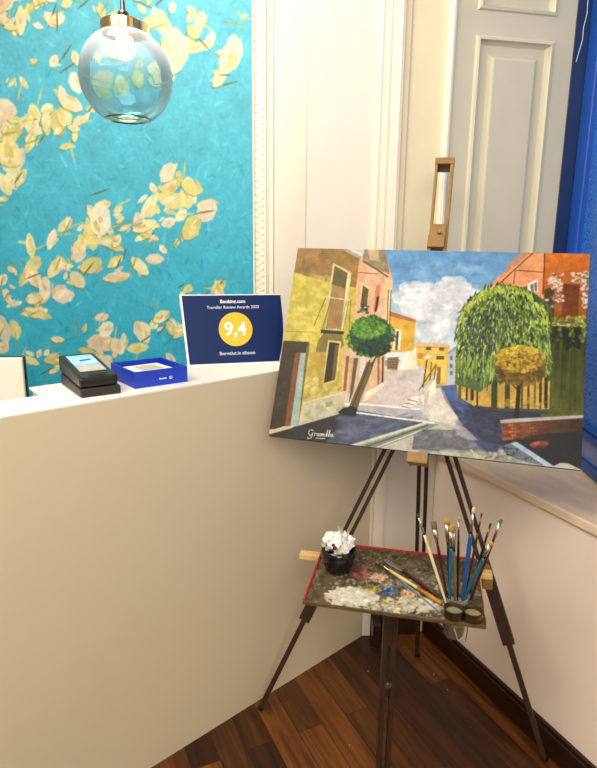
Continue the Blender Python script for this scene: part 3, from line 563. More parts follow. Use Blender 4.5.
# wall under the balcony
P([(546, 322), (592, 322), (588, 425), (540, 425)], (44, 52, 16), grad=((112, 118, 26), 'v'), noise=8)
for i in range(26): x0 = rng.uniform(549, 584); Ln([(x0, rng.uniform(330, 352)), (x0-1, rng.uniform(385, 416))], rng.uniform(1, 3), [(76, 88, 20), (120, 124, 34), (54, 62, 18), (98, 108, 26)][rng.integers(4)], .4)
P([(562, 328), (582, 330), (580, 350), (572, 346), (566, 352)], (32, 36, 14), alpha=.8)
P([(550, 321), (588, 319), (587, 324), (550, 326)], (120, 116, 50)); Ln([(551, 325.6), (587, 325.4)], 1.5, (190, 186, 150)); dabs(70, area(551, 587, 316, 327), [(140, 150, 40), (170, 170, 70), (90, 104, 30), (206, 200, 140)], 2.2, 1.2, 0); dabs(40, lambda: (rng.choice([559, 572, 583])+rng.normal()*1.6, rng.uniform(326, 342)), [(110, 132, 40), (160, 170, 70), (80, 96, 30)], 1, 2.4, 0)
dabs(70, lambda: (556+rng.normal()*3.2, rng.uniform(274, 308)), [(226, 190, 186), (204, 160, 160), (236, 214, 206), (122, 130, 60), (150, 90, 80)], 1.8, 1.4, 0); dabs(40, area(549, 562, 277, 289), [(222, 186, 180), (130, 132, 60), (236, 212, 204)], 1.8, 1.3, 0)
dabs(70, lambda: (584.5+rng.normal()*2, rng.uniform(272, 308)), [(232, 204, 200), (210, 170, 170), (242, 226, 220), (130, 130, 70)], 1.6, 1.8, 0); dabs(40, area(571, 588, 273, 282), [(228, 196, 186), (132, 132, 60), (236, 212, 204)], 1.9, 1.2, 0)
# yellow wall and trunks under the trees
P([(455, 376), (550, 376), (549, 412), (500, 411), (474, 406), (458, 396)], (206, 170, 76), noise=8)
for x0, c_, w_ in ((460, (96, 110, 50), 3), (467, (70, 66, 34), 2), (472.5, (60, 52, 30), 3), (477.5, (54, 46, 26), 1.6), (494.5, (62, 78, 32), 6), (507.5, (70, 80, 34), 5), (522, (90, 90, 40), 2), (528.5, (96, 84, 40), 2.4), (535, (130, 112, 50), 2), (540.5, (70, 62, 30), 2.6), (546, (52, 48, 22), 3.4)): Ln([(x0, 374), (x0-.5, 400 if x0 < 475 else 408)], w_, c_)
dabs(30, area(500, 545, 398, 410), [(190, 160, 70), (140, 120, 50), (220, 190, 110)], 3, 1.4, 0, .5); P([(474, 405), (500, 408), (549, 409), (549, 414), (480, 412)], (60, 62, 72), alpha=.8)
# the willow
def wil():
    while True:
        x, y = rng.uniform(455, 551), rng.uniform(285, 378); cx_ = 504
        if ((x-cx_)/47.5)**2+((min(y, 332)-332)/46.5)**2 < 1: return x, y
def wang(x, y): return math.pi/2-(x-504)/48*.62*max(0, 1-(y-286)/80)
P([(455, 384), (456.5, 343), (461, 310), (470, 299), (480, 292.5), (492, 287.5), (505, 285.5), (520, 287), (532, 292), (544, 300), (551, 309), (552, 330), (549, 374), (530, 384), (498, 378), (480, 392)], (96, 116, 62))
dabs(700, wil, [(58, 80, 58), (48, 66, 46), (76, 96, 80), (42, 56, 40)], 6, 1.3, wang, .75)
dabs(620, wil, [(128, 154, 58), (150, 172, 66), (110, 136, 54), (96, 122, 54)], 4.2, .9, wang, .8)
dabs(650, lambda: (lambda p: (p[0], p[1]))(wil()), [(176, 196, 80), (196, 210, 112), (160, 186, 66), (206, 214, 140)], 2.4, .7, wang, .85)
dabs(170, lambda: (lambda t_: (504+46*math.cos(t_)*rng.uniform(.85, 1), 331-44*math.sin(t_)*rng.uniform(.88, 1.01)))(rng.uniform(.15, 3)), [(186, 200, 76), (206, 214, 100), (160, 184, 60)], 2.4, .9, lambda x, y: wang(x, y), .85)
dabs(150, area(464, 520, 308, 356), [(70, 88, 88), (58, 74, 66), (84, 104, 110)], 3.2, .9, wang, .7)
for k in range(60): x0 = rng.uniform(457, 500); y0 = rng.uniform(350, 374); Ln([(x0, y0), (x0-.8, y0+rng.uniform(8, 18))], rng.uniform(.6, 1.4), [(150, 176, 90), (110, 140, 60), (180, 196, 120), (80, 106, 56)][rng.integers(4)], .8)
for k in range(16): x0 = rng.uniform(540, 550); y0 = rng.uniform(330, 352); Ln([(x0, y0), (x0-.4, y0+rng.uniform(8, 20))], rng.uniform(.6, 1.2), [(140, 166, 70), (100, 126, 50), (180, 190, 100)][rng.integers(3)], .8)
# ochre tree
Ln([(519, 380), (517.5, 404), (516, 419)], 3.4, (44, 34, 18), w2=5); Ln([(518, 388), (526, 378)], 1.4, (60, 46, 22)); Ln([(517.5, 390), (508, 380)], 1.4, (60, 46, 22))
P([(494, 368), (496, 356), (504, 349), (518, 345), (534, 348), (543, 356), (546, 366), (542, 376), (530, 383), (512, 384), (499, 379)], (140, 110, 34))
dabs(220, disc(520, 372, 25, 12), [(112, 84, 24), (90, 68, 20), (136, 106, 34)], 2.2, 1.6, 0); dabs(300, disc(520, 359, 25, 13.5), [(186, 154, 40), (204, 172, 56), (164, 132, 34), (216, 186, 70)], 2, 1.4, 0); dabs(60, disc(520, 351, 18, 5), [(214, 196, 70), (200, 184, 60)], 1.8, 1.2, 0); dabs(60, disc(520, 381, 22, 4), [(120, 96, 30), (150, 120, 40)], 1.8, 1.6, 0)
# brick wall, cap, dark street corner, cobbles
P([(502, 440), (540, 432), (600, 425), (600, 480), (552, 470)], (34, 36, 42), noise=4); P([(500.5, 421.5), (583, 416), (582, 431), (540, 434), (503, 441)], (150, 86, 48), grad=((70, 46, 28), 'h'), noise=6)
for r_ in range(5):
    yy = 424+r_*3.4
    for k in range(7): x0 = 502+k*6+(r_ % 2)*3; P([(x0, yy-.4*k*.5), (x0+5, yy-.4*k*.5-.2), (x0+5, yy+2.2-.4*k*.5), (x0, yy+2.4-.4*k*.5)], [(176, 100, 58), (150, 80, 46), (190, 122, 78), (120, 66, 40)][rng.integers(4)], alpha=.9-.1*k)
P([(499.5, 420), (512, 418.5), (584, 414.8), (584, 417.6), (514, 422.4), (500.5, 423)], (188, 180, 174)); Ln([(512, 422.8), (582, 418.4)], .8, (100, 84, 70))
E_((539, 444), 10, 3.4, (150, 72, 44), -.08); E_((536, 443), 4, 1.4, (196, 106, 70), -.1); E_((543, 445.5), 4, 1.4, (120, 56, 40), 0)
P([(498, 448), (514, 441), (556, 474), (545, 474), (512, 466), (500, 458)], (120, 130, 142), noise=8)
for k in range(24): x0, y0 = rng.uniform(500, 540), rng.uniform(446, 464); Ln([(x0, y0), (x0+rng.uniform(3, 7), y0+rng.uniform(-2, 3))], .9, (48, 52, 60), .8); Ln([(x0+2, y0-1), (x0+1, y0+4)], .8, (50, 54, 62), .8)
P([(511, 443.5), (516.5, 441.5), (554, 466), (548, 468)], (176, 196, 204)); P([(551, 467), (560, 462.4), (568, 463), (582, 470), (570, 473)], (202, 196, 186))
P([(440, 449), (500, 452), (520, 460), (560, 470), (560, 476), (440, 464)], (180, 180, 160), alpha=.75, noise=8); dabs(60, area(440, 512, 450, 460), [(206, 204, 184), (160, 160, 140), (120, 124, 126), (190, 190, 180)], 3, 1.2, .1, .7)
# small street tree on the left with its trunk
P([(348, 409), (354, 395), (361, 378), (367, 362), (374.5, 362), (368.5, 380), (361, 398), (357, 411)], (124, 102, 62), noise=6); Ln([(352, 408), (366, 372), (370, 360)], 1.4, (84, 68, 44)); Ln([(371, 366), (378, 354)], 1.4, (70, 66, 36)); P([(338, 412), (343, 408), (352, 406), (357, 408), (356, 416), (342, 415)], (46, 42, 36))
P([(349.5, 336), (352, 325), (360, 319), (372, 316.5), (384, 319), (391, 327), (392.5, 338), (388, 348), (378, 356), (366, 357), (354, 350)], (46, 96, 44))
dabs(280, disc(371, 337, 21, 19), [(40, 92, 48), (28, 74, 44), (62, 118, 44), (34, 84, 62)], 2.2, 1.5, .4); dabs(230, disc(369, 328, 18, 10.5), [(96, 148, 36), (120, 164, 44), (76, 132, 38), (140, 176, 60)], 1.9, 1.3, .4); dabs(90, lambda: (lambda t_: (371+23*math.cos(t_)*rng.uniform(.9, 1.06), 337+20*math.sin(t_)*rng.uniform(.9, 1.06)))(rng.uniform(0, 6.28)), [(64, 116, 46), (44, 92, 52), (90, 140, 48)], 1.7, 1.2, .4); dabs(120, disc(374, 348, 16, 8), [(24, 68, 50), (38, 86, 60), (20, 54, 36)], 2, 1.5, .4)
# signature
sgc = (236, 232, 224)
for s_ in ([(313.4, 430.6), (311.6, 429.4), (309.4, 430.4), (308.7, 433), (310, 435.2), (312.6, 434.4), (313, 432.6), (311.4, 437.6), (308.6, 438.4), (307.4, 437)], [(314.4, 435.8), (315, 433), (316.4, 433)], [(319, 433.4), (317.4, 433.2), (316.8, 435), (318, 435.9), (319.2, 433.6), (319.6, 436)],
           [(320.4, 436), (320.8, 433.6), (321.9, 433.7), (322, 436), (322.8, 433.8), (323.8, 433.9), (323.9, 436.1)], [(325, 433.8), (325.1, 436.2)], [(326.2, 436.2), (328, 429.8), (327, 436.3)], [(328.4, 436.4), (330.2, 430), (329.2, 436.5)], [(332.4, 434.2), (331, 434), (330.6, 435.8), (331.6, 436.6), (332.6, 434.4), (333.2, 436.8)], [(316, 438), (325, 438.3)]): Ln(s_, .7, sgc)
cv.brush(.045); cv.blur(); cv.a = 255*np.clip((cv.a/255)**1.26*.95, 0, 1); g_ = cv.a.mean(2, keepdims=True); cv.a = g_+(cv.a-g_)*.90
pt = thing('street_painting', 'wide canvas painting of a sunny village street with willow and stuccoed houses on the easel', 'painting', PMX)
cv.sheet('painted_canvas', PW, PH, paint_mat('oil paint', .45, bump=.12, bscale=260, spec=.2), pt)
bm = B(-PW/2, PW/2, -PH/2, PH/2, -.018, -.0008); obj('canvas_edge', bm, mat('paint smeared canvas edge', (96, 84, 66), .7, var=.35, scale=30), pt)
for a_ in (-PW/2+.02, PW/2-.02): obj('stretcher_bar', B(a_-.018, a_+.018, -PH/2+.002, PH/2-.002, -.0215, -.0185), mat('pine stretcher', (200, 168, 120), .6, stretch=(1, 6, 1)), pt)

# ------------------------------------------------------------------ easel
WOOD = mat('dark easel wood', (54, 34, 20), .5, var=.25, scale=20, stretch=(3, 3, .6)); WOODM = mat('brown worn wood', (76, 50, 26), .5, var=.25, scale=25, stretch=(3, 3, .8))
WOODL = mat('golden worn wood', (142, 106, 54), .5, var=.2, scale=30); PALE = mat('pale raw wood', (226, 192, 128), .6, var=.08, scale=20); STEEL = mat('dull steel', (150, 140, 124), .35, 1, var=.1)
APEX = at_y(425.7, 376, 1.652)
FL_, FR_, FB_ = Vector((-.1130, 1.6340, .006)), Vector((.7271, 1.449, .006)), Vector((.4417, 1.9008, .006))
es = thing('easel', 'dark wooden tripod easel with slotted legs holding the street painting', 'easel', Matrix.Translation((APEX.x, APEX.y, 0)))
EI = es.matrix_world.inverted()
def epart(name, bm, m, parent=es, bevel=.0015, smooth=False):
    bm.transform(EI); return obj(name, bm, m, parent, smooth=smooth, bevel=bevel)
sideA = Vector((.961, -.276, 0)); faceN = Vector((-.276, -.961, 0))
def leg(foot, t0, t_block, t_ext, side, sw=.011, gap=.011, blk=.034, ext=.0155):
    ax = (foot-APEX).normalized(); s = (side-ax*side.dot(ax)).normalized(); L_ = (foot-APEX).length; st_ = APEX+ax*.0
    bm = bmesh.new(); off = (sw+gap)/2; e_ = APEX+ax*L_*t_block
    for k in (-1, 1): bar(bm, st_+s*off*k, e_+s*off*k, sw, .020, s)
    l_ = epart('leg', bm, WOOD)
    bm = bmesh.new(); bar(bm, APEX+ax*L_*t0, APEX+ax*L_*t_ext, blk, .0225, s); epart('leg_block', bm, WOOD, l_)
    bm = bmesh.new(); bar(bm, APEX+ax*L_*(t_block-.06), foot-ax*.012, ext, .0155, s); epart('leg_extension', bm, WOOD, l_)
    bm = bmesh.new(); tube(bm, [foot-ax*.014, foot-ax*.002], [.010, .0105], 12); epart('foot', bm, BLK, l_)
    return ax, s, L_
leg(FL_, .645, .69, .705, sideA); leg(FR_, .52, .68, .69, sideA); leg(FB_, .60, .66, .67, sideA, blk=.028, ext=.015)
bm = bmesh.new(); bar(bm, APEX-sideA*.09, APEX+sideA*.09, .045, .024, (0, 0, 1)); epart('apex_block', bm, WOODM)
# mast behind the canvas, top rails and clamp
def pl(u, v, off): return PMI @ at_plane(u, v, PO+pn*off, pn)
OF = -.034; MT = PMX
tl_, tr_ = pl(435.8, 160, OF), pl(454.8, 159.5, OF); bl_, br2 = pl(430.7, 224.5, OF), pl(448, 224.5, OF)
lo_ = pl(418, 466, OF); mid = lambda p, q: (p+q)/2
bw = lo_; half = .0125
bm = bmesh.new(); rw = .0085
for tp, bt_, w_ in ((tl_+Vector((rw/2, 0, 0)), bl_+Vector((rw/2, 0, 0)), .0085), (tr_-Vector((.0055, 0, 0)), br2-Vector((.0055, 0, 0)), .0105)):
    ctr = mid(bl_, br2); q_ = lo_ + (bt_-ctr); 
    bar(bm, tp, q_, w_, .018, (1, 0, 0))
bm.transform(MT); epart('mast_rail', bm, WOODL)
tc_ = mid(tl_, tr_); wt = (tr_-tl_).length
bm = B(tc_.x-wt/2-.0006, tc_.x+wt/2+.0006, tc_.y-.020, tc_.y+.001, OF-.0115, OF+.0115); bm.transform(MT); epart('mast_end', bm, WOODL)
bm = B(tc_.x-wt/2+.009, tc_.x+wt/2-.010, tc_.y-.037, tc_.y-.0205, OF-.009, OF-.004); bm.transform(MT); epart('mast_spacer', bm, WOOD)
c0, c1 = pl(438.8, 226, OF), pl(437, 252, OF)
bm = B(c0.x-.0245, c0.x+.0225, c0.y-.036, c0.y, OF-.014, OF+.0135); bm.transform(MT); cb = epart('canvas_clamp', bm, WOODL, bevel=.002)
bm = B(c0.x-.0265, c0.x+.0215, c0.y-.075, c0.y-.0365, OF-.012, OF+.019); bm.transform(MT); epart('clamp_lip', bm, WOODL, cb, bevel=.002)
k_ = pl(439.3, 233.5, OF+.0135)
bm = bmesh.new(); tube(bm, [k_, k_+Vector((0, 0, .006)), k_+Vector((0, 0, .007)), k_+Vector((0, 0, .013))], [.0028, .0028, .006, .005], 14); bm.transform(MT); epart('clamp_screw', bm, STEEL, cb, bevel=0)
h0 = pl(418, 453.5, .0)
bm = B(h0.x-.0265, h0.x+.0265, -PH/2-.030, -PH/2-.0015, -.045, .016); bm.transform(MT); epart('canvas_ledge', bm, WOODL, bevel=.003)
# pale cross bar on brackets, front post that carries the palette
PZ = .61; TH = .009
c_l, c_r = at_z(300, 554.5, .584), at_z(492, 575, .584)
bm = bmesh.new(); bar(bm, c_l, c_r, .016, .026, (0, 0, 1)); epart('cross_bar', bm, PALE)
def leg_at(foot, z): t_ = (z-APEX.z)/(foot.z-APEX.z); return APEX+(foot-APEX)*t_
for ft in (FL_, FR_):
    q_ = leg_at(ft, .575); dcb = (c_r-c_l).normalized(); tt_ = (q_-c_l).dot(dcb); w_ = c_l+dcb*tt_; w_.z = .562
    bm = bmesh.new(); bar(bm, Vector((q_.x, q_.y-.004, .562)), w_+Vector((0, -.012, 0)), .034, .026, (0, 0, 1)); epart('bracket', bm, WOODL)
ptop = at_y(389.5, 640, 1.33); px0, py0 = ptop.x, 1.33
bm = bmesh.new()
for k in (-1, 1): bar(bm, (px0+k*.0115, py0, .592), (px0+k*.0115, py0, .0), .0125, .022, (1, 0, 0))
bar(bm, (px0, py0, .592), (px0, py0, .47), .012, .018, (1, 0, 0))
fp = epart('front_post', bm, WOOD)
bz_ = at_y(384.5, 685, 1.318).z
bm = bmesh.new(); tube(bm, [(px0, py0-.010, bz_), (px0, py0-.0135, bz_), (px0, py0-.0137, bz_), (px0, py0-.019, bz_)], [.009, .009, .005, .0045], 14); epart('slot_bolt', bm, STEEL, fp, bevel=0)
qm = c_l+(c_r-c_l)*.43
bm = bmesh.new(); bar(bm, (px0, py0-.0, .584), (qm.x, qm.y-.01, .584), .03, .014, (1, 0, 0)); epart('tray_arm', bm, WOODM)

# ------------------------------------------------------------------ palette
A4, B4, C4, D4 = [at_z(u, v, PZ) for u, v in ((304, 601), (484.5, 624.5), (478.5, 561), (327, 543))]
pc = (A4+B4+C4+D4)/4; px_ = ((B4-A4)+(C4-D4)).normalized(); py_ = Vector((-px_.y, px_.x, 0))
PLW = ((B4-A4).dot(px_)+(C4-D4).dot(px_))/2; PLH = ((D4-A4).dot(py_)+(C4-B4).dot(py_))/2
PLM = frame_matrix(pc, px_, py_, Vector((0, 0, 1))); PLI = PLM.inverted()
def q_uv(u, v): q = PLI @ at_z(u, v, PZ); return .5+q.x/PLW, .5-q.y/PLH
jar = at_z(455.5, 601, PZ); jl = PLI @ jar
cv = Canvas(280, 200, (112, 96, 70), q_uv); E_ = cv.ell; Ln = cv.line
dabs2 = dabs
cv.a += cv.noise((200, 280))[..., None]*9
dabs(260, area(305, 480, 545, 622), [(92, 78, 56), (126, 112, 86), (78, 66, 46), (146, 128, 96), (104, 84, 58)], 4, 1.4, .2, .6)
dabs(90, area(320, 478, 548, 585), [(170, 156, 130), (80, 60, 44), (140, 120, 90)], 2.2, .8, .2, .7)
dabs(150, disc(352, 597, 26, 9.5), [(214, 208, 190), (226, 222, 206), (196, 188, 168), (206, 196, 166)], 4, 1.8, .15, .8)
dabs(60, disc(361, 573, 9, 5), [(150, 80, 70), (190, 120, 104), (120, 60, 54), (172, 96, 84)], 3, 1.6, .2, .8); dabs(40, disc(380, 577.5, 8, 3.5), [(206, 160, 136), (190, 130, 110), (222, 186, 160)], 3, 1.5, .1, .8)
dabs(60, disc(371, 589.5, 9, 4), [(166, 146, 50), (190, 166, 60), (134, 122, 44)], 3, 1.6, .1, .85); dabs(50, disc(389, 591, 7, 4.2), [(38, 92, 150), (60, 116, 176), (30, 70, 124)], 2.8, 1.6, .1, .9)
dabs(45, disc(410, 593, 8, 4), [(206, 160, 118), (222, 178, 136), (196, 140, 100)], 3, 1.6, .1, .85); dabs(160, disc(412, 605, 34, 8), [(216, 208, 182), (228, 220, 190), (190, 184, 160), (150, 160, 150), (214, 196, 140), (206, 176, 140)], 3.2, 1.5, .15, .75)
dabs(60, disc(400, 583, 18, 5), [(150, 140, 110), (120, 124, 116), (170, 150, 126)], 3, 1.4, .1, .7); dabs(50, disc(440, 585, 16, 8), [(140, 124, 94), (90, 76, 56), (166, 150, 120)], 3, 1.4, .2, .6)
dabs(36, disc(370, 606, 22, 4), [(206, 196, 150), (160, 176, 150), (190, 180, 160)], 3, 1.4, .1, .7); Ln([(413, 613), (425, 602)], 4, (70, 58, 40)); dabs(24, disc(345, 566, 12, 4), [(170, 90, 84), (120, 66, 60)], 2, 1, .2, .6)
cv.blur()
for c_, n_, x0, x1, y0, y1 in (((178, 164, 138), 420, 308, 480, 546, 615), ((70, 52, 38), 420, 308, 482, 546, 620), ((214, 206, 184), 240, 330, 470, 575, 618), ((150, 104, 84), 120, 345, 420, 562, 605), ((120, 140, 140), 80, 360, 440, 572, 615)):
    dabs(n_, area(x0, x1, y0, y1), [c_], 1.5, .6, lambda x, y: rng.normal()*1.2, .65)
dabs(110, disc(352, 597, 23, 8), [(220, 214, 198), (208, 200, 182)], 4, 2, .15, .6); dabs(60, disc(415, 605, 26, 6), [(220, 212, 188), (206, 200, 180)], 3.4, 1.6, .15, .5)
cv.blur(); cv.a = 255*np.clip((cv.a/255)**1.25, 0, 1); g_ = cv.a.mean(2, keepdims=True); cv.a = g_+(cv.a-g_)*.85; cv.brush(.11)
pal = thing('artist_palette', 'paint crusted rectangular wooden palette resting level across the easel', 'palette', PLM)
sk = lambda x, y: (x-jl.x)**2+(y-jl.y)**2 < .0345**2
sh_ = cv.sheet('paint_surface', PLW, PLH, paint_mat('dried palette paint', .45, bump=.6, bscale=90), pal, skip=sk)
sd = sh_.modifiers.new('thick', 'SOLIDIFY'); sd.thickness = TH; sd.offset = -1
RED = mat('red painted rim', (178, 24, 28), .45, var=.1)
obj('back_rim', B(-PLW/2, PLW/2, PLH/2+.0003, PLH/2+.0055, -TH, .0035), RED, pal, bevel=.001); obj('side_rim', B(-PLW/2-.0055, -PLW/2-.0003, -PLH/2, PLH/2+.0055, -TH, .0035), RED, pal, bevel=.001)
obj('front_edge', B(-PLW/2-.0055, PLW/2, -PLH/2-.004, -PLH/2-.0003, -TH, .0005), mat('stained plywood edge', (92, 72, 42), .6, var=.35, scale=40), pal, bevel=.001)
obj('end_edge', B(PLW/2+.0003, PLW/2+.0035, -PLH/2-.0003, PLH/2+.0055, -TH, .0005), mat('tan plywood edge', (190, 152, 96), .6, var=.2, scale=40), pal, bevel=.001)

# twin metal dippers clipped on the palette's front edge
DIPM = mat('tarnished metal', (92, 80, 52), .38, .85, var=.2, scale=30); OIL = mat('cloudy medium', (140, 130, 96), .15, var=.1, scale=30)
d0, d1 = at_z(453.3, 617.2, PZ), at_z(472.2, 619.6, PZ); dc = (d0+d1)/2
dp = thing('palette_dipper', 'pair of joined round metal dippers on the front corner of the palette', 'dipper', Matrix.Translation((dc.x, dc.y, PZ+.0018)))
for q_ in (d0, d1):
    a_ = (q_.x-dc.x, q_.y-dc.y, 0)
    cup_ = obj('dipper_cup', lathe([(.0205, .0), (.0225, .003), (.0225, .019), (.0238, .0205), (.0238, .0225), (.0215, .0225), (.0205, .02), (.0205, .004)], 36, True, False, at=a_), DIPM, dp, smooth=False)
    obj('medium', lathe([(.0202, .011), (.0202, .0125)], 32, True, True, at=a_), OIL, cup_)
bm = B(d0.x-dc.x, d1.x-dc.x, d0.y-dc.y-.004, d0.y-dc.y+.004, .0035, .008); obj('joining_clip', bm, DIPM, dp)

# black cup with crumpled paper
cc = at_z(338, 570, PZ)
CUPB = mat('glossy black glaze', (14, 14, 15), .18, var=.1)
cp = tag(obj('black_cup', lathe([(.0, .0035), (.026, .0035), (.028, 0), (.032, .002), (.042, .024), (.0455, .048), (.0445, .067), (.0428, .067), (.0437, .048), (.040, .026), (.028, .008), (.0, .008)], 48), CUPB, smooth=True), 'glossy black cup full of white crumpled paper on the palette', 'cup')
cp.location = (cc.x, cc.y, PZ+.0018)
bm = bmesh.new(); random.seed(5)
for i in range(44):
    t_ = random.uniform(0, 6.28); r_ = math.sqrt(random.random())*.040; zc = .088+random.uniform(-.014, .022)-r_*.35; n_ = random.randint(5, 8)
    nrm = Vector((math.cos(t_)*r_*22+random.gauss(0, .6), math.sin(t_)*r_*22+random.gauss(0, .6)-.3, random.uniform(.1, 1))).normalized(); s_ = nrm.orthogonal().normalized(); u_ = nrm.cross(s_)
    ctr = bm.verts.new((math.cos(t_)*r_, math.sin(t_)*r_, zc)); ring = []
    for k in range(n_):
        a_ = 6.283*k/n_; rr = random.uniform(.008, .021); p_ = ctr.co+(s_*math.cos(a_)+u_*math.sin(a_))*rr+nrm*random.uniform(-.007, .006)
        d_ = math.hypot(p_.x, p_.y); lim = .050 if p_.z > .0705 else .036
        if d_ > lim: p_.x *= lim/d_; p_.y *= lim/d_
        p_.z = max(p_.z, .046); ring.append(bm.verts.new(p_))
    for k in range(n_): bm.faces.new((ctr, ring[k], ring[(k+1) % n_]))
PAP = mat('white crumpled paper', (244, 240, 232), .7, var=.03, scale=40)
pp = tag(obj('crumpled_paper', bm, PAP), 'crumpled white paper stuffed into the black cup, with dark paint specks', 'paper'); pp.location = cp.location
md = pp.modifiers.new('t', 'SOLIDIFY'); md.thickness = .0006
bm = bmesh.new(); 
for x_, z_, r_ in ((-.017, .098, .005), (-.013, .090, .006), (-.019, .084, .004)): bmesh.ops.create_icosphere(bm, subdivisions=2, radius=r_, matrix=Matrix.Translation((x_, -.044, z_-.004)) @ Matrix.Diagonal((1, .5, 1, 1)))
obj('purple_paint_smear', bm, mat('purple paint', (96, 20, 80), .5, var=.5, scale=120), pp)
for x_, y_, z_ in ((-.028, -.032, .098), (-.004, -.034, .106), (.006, -.038, .098), (-.034, -.034, .087), (.034, -.034, .082), (-.016, -.032, .110), (.020, -.036, .104)):
    bm = bmesh.new(); bmesh.ops.create_icosphere(bm, subdivisions=1, radius=.0017, matrix=Matrix.Translation((x_, y_, z_))); obj('paint_speck', bm, CUPB, pp)

# clear plastic brush jar set through the palette
jz0, jz1 = .515-PZ, .020
jp = thing('brush_jar', 'clear plastic jar of brushes sunk through the right end of the palette', 'jar', Matrix.Translation((jar.x, jar.y, PZ)))
obj('jar_wall', lathe([(.0, jz0), (.020, jz0+.001), (.0255, jz0+.010), (.0325, jz1-.003), (.0335, jz1), (.0325, jz1), (.0315, jz1-.003), (.0245, jz0+.011), (.0, jz0+.006)], 40), glass_mat('clear plastic', (240, 238, 230), .08, haze=.22), jp, smooth=True)
obj('murky_water', lathe([(.0, jz0+.0065), (.0235, jz0+.0115), (.0262, jz0+.040), (.0, jz0+.040)], 32), glass_mat('murky water', (150, 116, 70), .05, haze=.25), jp, smooth=True)
# thin wire below the palette's corner
w0 = at_z(470.5, 626, PZ-.0125)
bm = bmesh.new(); tube(bm, [w0+Vector((0, .02, 0)), w0+Vector((0, .02, -.03)), w0+Vector((-.002, .02, -.055))], .0011, 6); tag(obj('hanging_wire', bm, BLK), 'thin dark wire hanging under the front right corner of the palette', 'wire')

# ------------------------------------------------------------------ brushes
GOLD = mat('ochre bristle', (184, 140, 62), .8, var=.25, scale=150, stretch=(1, 1, .1)); BRIS = mat('brown bristle', (120, 96, 62), .8, var=.3, scale=150); DKB = mat('dark bristle', (74, 58, 40), .8, var=.3, scale=150); PLB = mat('pale bristle', (222, 196, 142), .8, var=.2, scale=150)
FER = mat('nickel ferrule', (190, 184, 172), .25, 1, var=.1); FERB = mat('brown ferrule', (130, 96, 66), .3, 1, var=.1)
def hm(name, c): return mat('handle '+name, c, .3, var=.12, scale=20)
def brush(name, label, tip, fer, rim, dt, dr, hr, hmat, fmat, bmat, blen, fr=None, flat=.5, z_end=.52, belly=1.25, group='brushes standing in the jar'):
    # tip/fer/rim: measured sight points; dt, dr: distance in front of (-) or behind (+) the jar axis at the tip and at the rim
    pt_, pf0, pr_ = at_y(*tip, jar.y+dt), None, at_y(*rim, jar.y+dr)
    ax = (pr_-pt_).normalized(); t_end = (z_end-pt_.z)/ax.z; end = pt_+ax*t_end
    f_ = at_y(*fer, jar.y+dt); lf = (f_-pt_).length
    root = thing(name, label, 'paint brush', frame_matrix(end, *(lambda z_: (z_.orthogonal().normalized(), z_.cross(z_.orthogonal().normalized()), z_))(-ax)), group)
    RI = root.matrix_world.inverted(); sd_ = Vector((1, 0, 0)); fr = fr or hr
    def add(nm, pts, rad, m, fl=1.0):
        bm = bmesh.new(); tube(bm, pts, rad, 12, fl, sd_); bm.transform(RI); obj(nm, bm, m, root, smooth=True)
    Lh = t_end-lf
    add('handle', [pt_+ax*(lf+Lh*k) for k in (0, .06, .16, .3, .6, .9, 1)], [hr*.85, hr, hr*belly, hr*1.1, hr*.8, hr*.55, hr*.3], hmat)
    add('ferrule', [pt_+ax*(blen*.9), pt_+ax*(blen+(lf-blen)*.5), pt_+ax*(lf+.004)], [fr*1.05, fr, hr*.95], fmat, [flat, .8, 1])
    add('bristles', [pt_, pt_+ax*blen*.15, pt_+ax*blen*.55, pt_+ax*blen], [fr*.45, fr*1.05, fr*1.25, fr], bmat, [flat*.5, flat*.7, flat, flat])
    return root
brush('paint_brush', 'thin brush with a long cream handle, leftmost in the jar', (417.5, 513.5), (423.2, 532), (446, 603), .015, -.016, .0034, hm('cream', (232, 214, 168)), FER, DKB, .012, .0022)
brush('paint_brush', 'flat brown bristle brush with a dark maroon handle in the jar', (433, 520), (436.8, 541.5), (448, 602), .02, .004, .0034, hm('maroon', (70, 22, 22)), FER, BRIS, .026, .0058)
brush('paint_brush', 'small ochre bristle brush with a navy handle, behind the teal one', (447, 518), (448.2, 543), (450, 602), .03, .014, .0032, hm('navy', (24, 40, 74)), FER, GOLD, .017, .0062)
brush('paint_brush', 'ochre filbert brush with a straight teal blue handle in the jar', (451.6, 525), (450.6, 546), (449.6, 603), .005, -.004, .0040, hm('teal blue', (28, 92, 124)), FER, GOLD, .019, .0058)
brush('paint_brush', 'ochre tipped brush with a plain olive brown handle in the jar', (453.6, 524), (454.2, 549), (455, 602), .02, .006, .0036, hm('olive', (124, 106, 62)), FER, GOLD, .018, .0046)
brush('paint_brush', 'slim upright brush with pointed ochre tip and near black handle', (458.8, 517), (458.4, 536), (457.6, 602), .028, .018, .0028, hm('near black', (24, 26, 38)), FER, GOLD, .014, .0026)
brush('paint_brush', 'thick bright blue handled brush with pale tip, tallest in the jar', (474, 507), (472, 531.5), (462.5, 602), .01, .0, .0046, hm('bright blue', (22, 84, 150)), FER, PLB, .017, .0036)
brush('paint_brush', 'thin dark handled brush with a fine brown tip behind the blue one', (481.8, 513), (478.2, 531), (464, 602), .03, .018, .0028, hm('umber', (66, 50, 34)), FERB, DKB, .010, .0022)
brush('paint_brush', 'slim black handled brush with a bare dark tip leaning right', (490.8, 523), (485.6, 541), (467.5, 601), .02, .010, .0028, hm('black', (20, 22, 24)), FERB, DKB, .012, .0026)
brush('paint_brush', 'flat brown tipped brush with long silver ferrule, rightmost in the jar', (501.6, 519), (493, 539), (470, 601), .01, .004, .0032, hm('dark plum', (54, 26, 28)), FER, BRIS, .012, .0040)
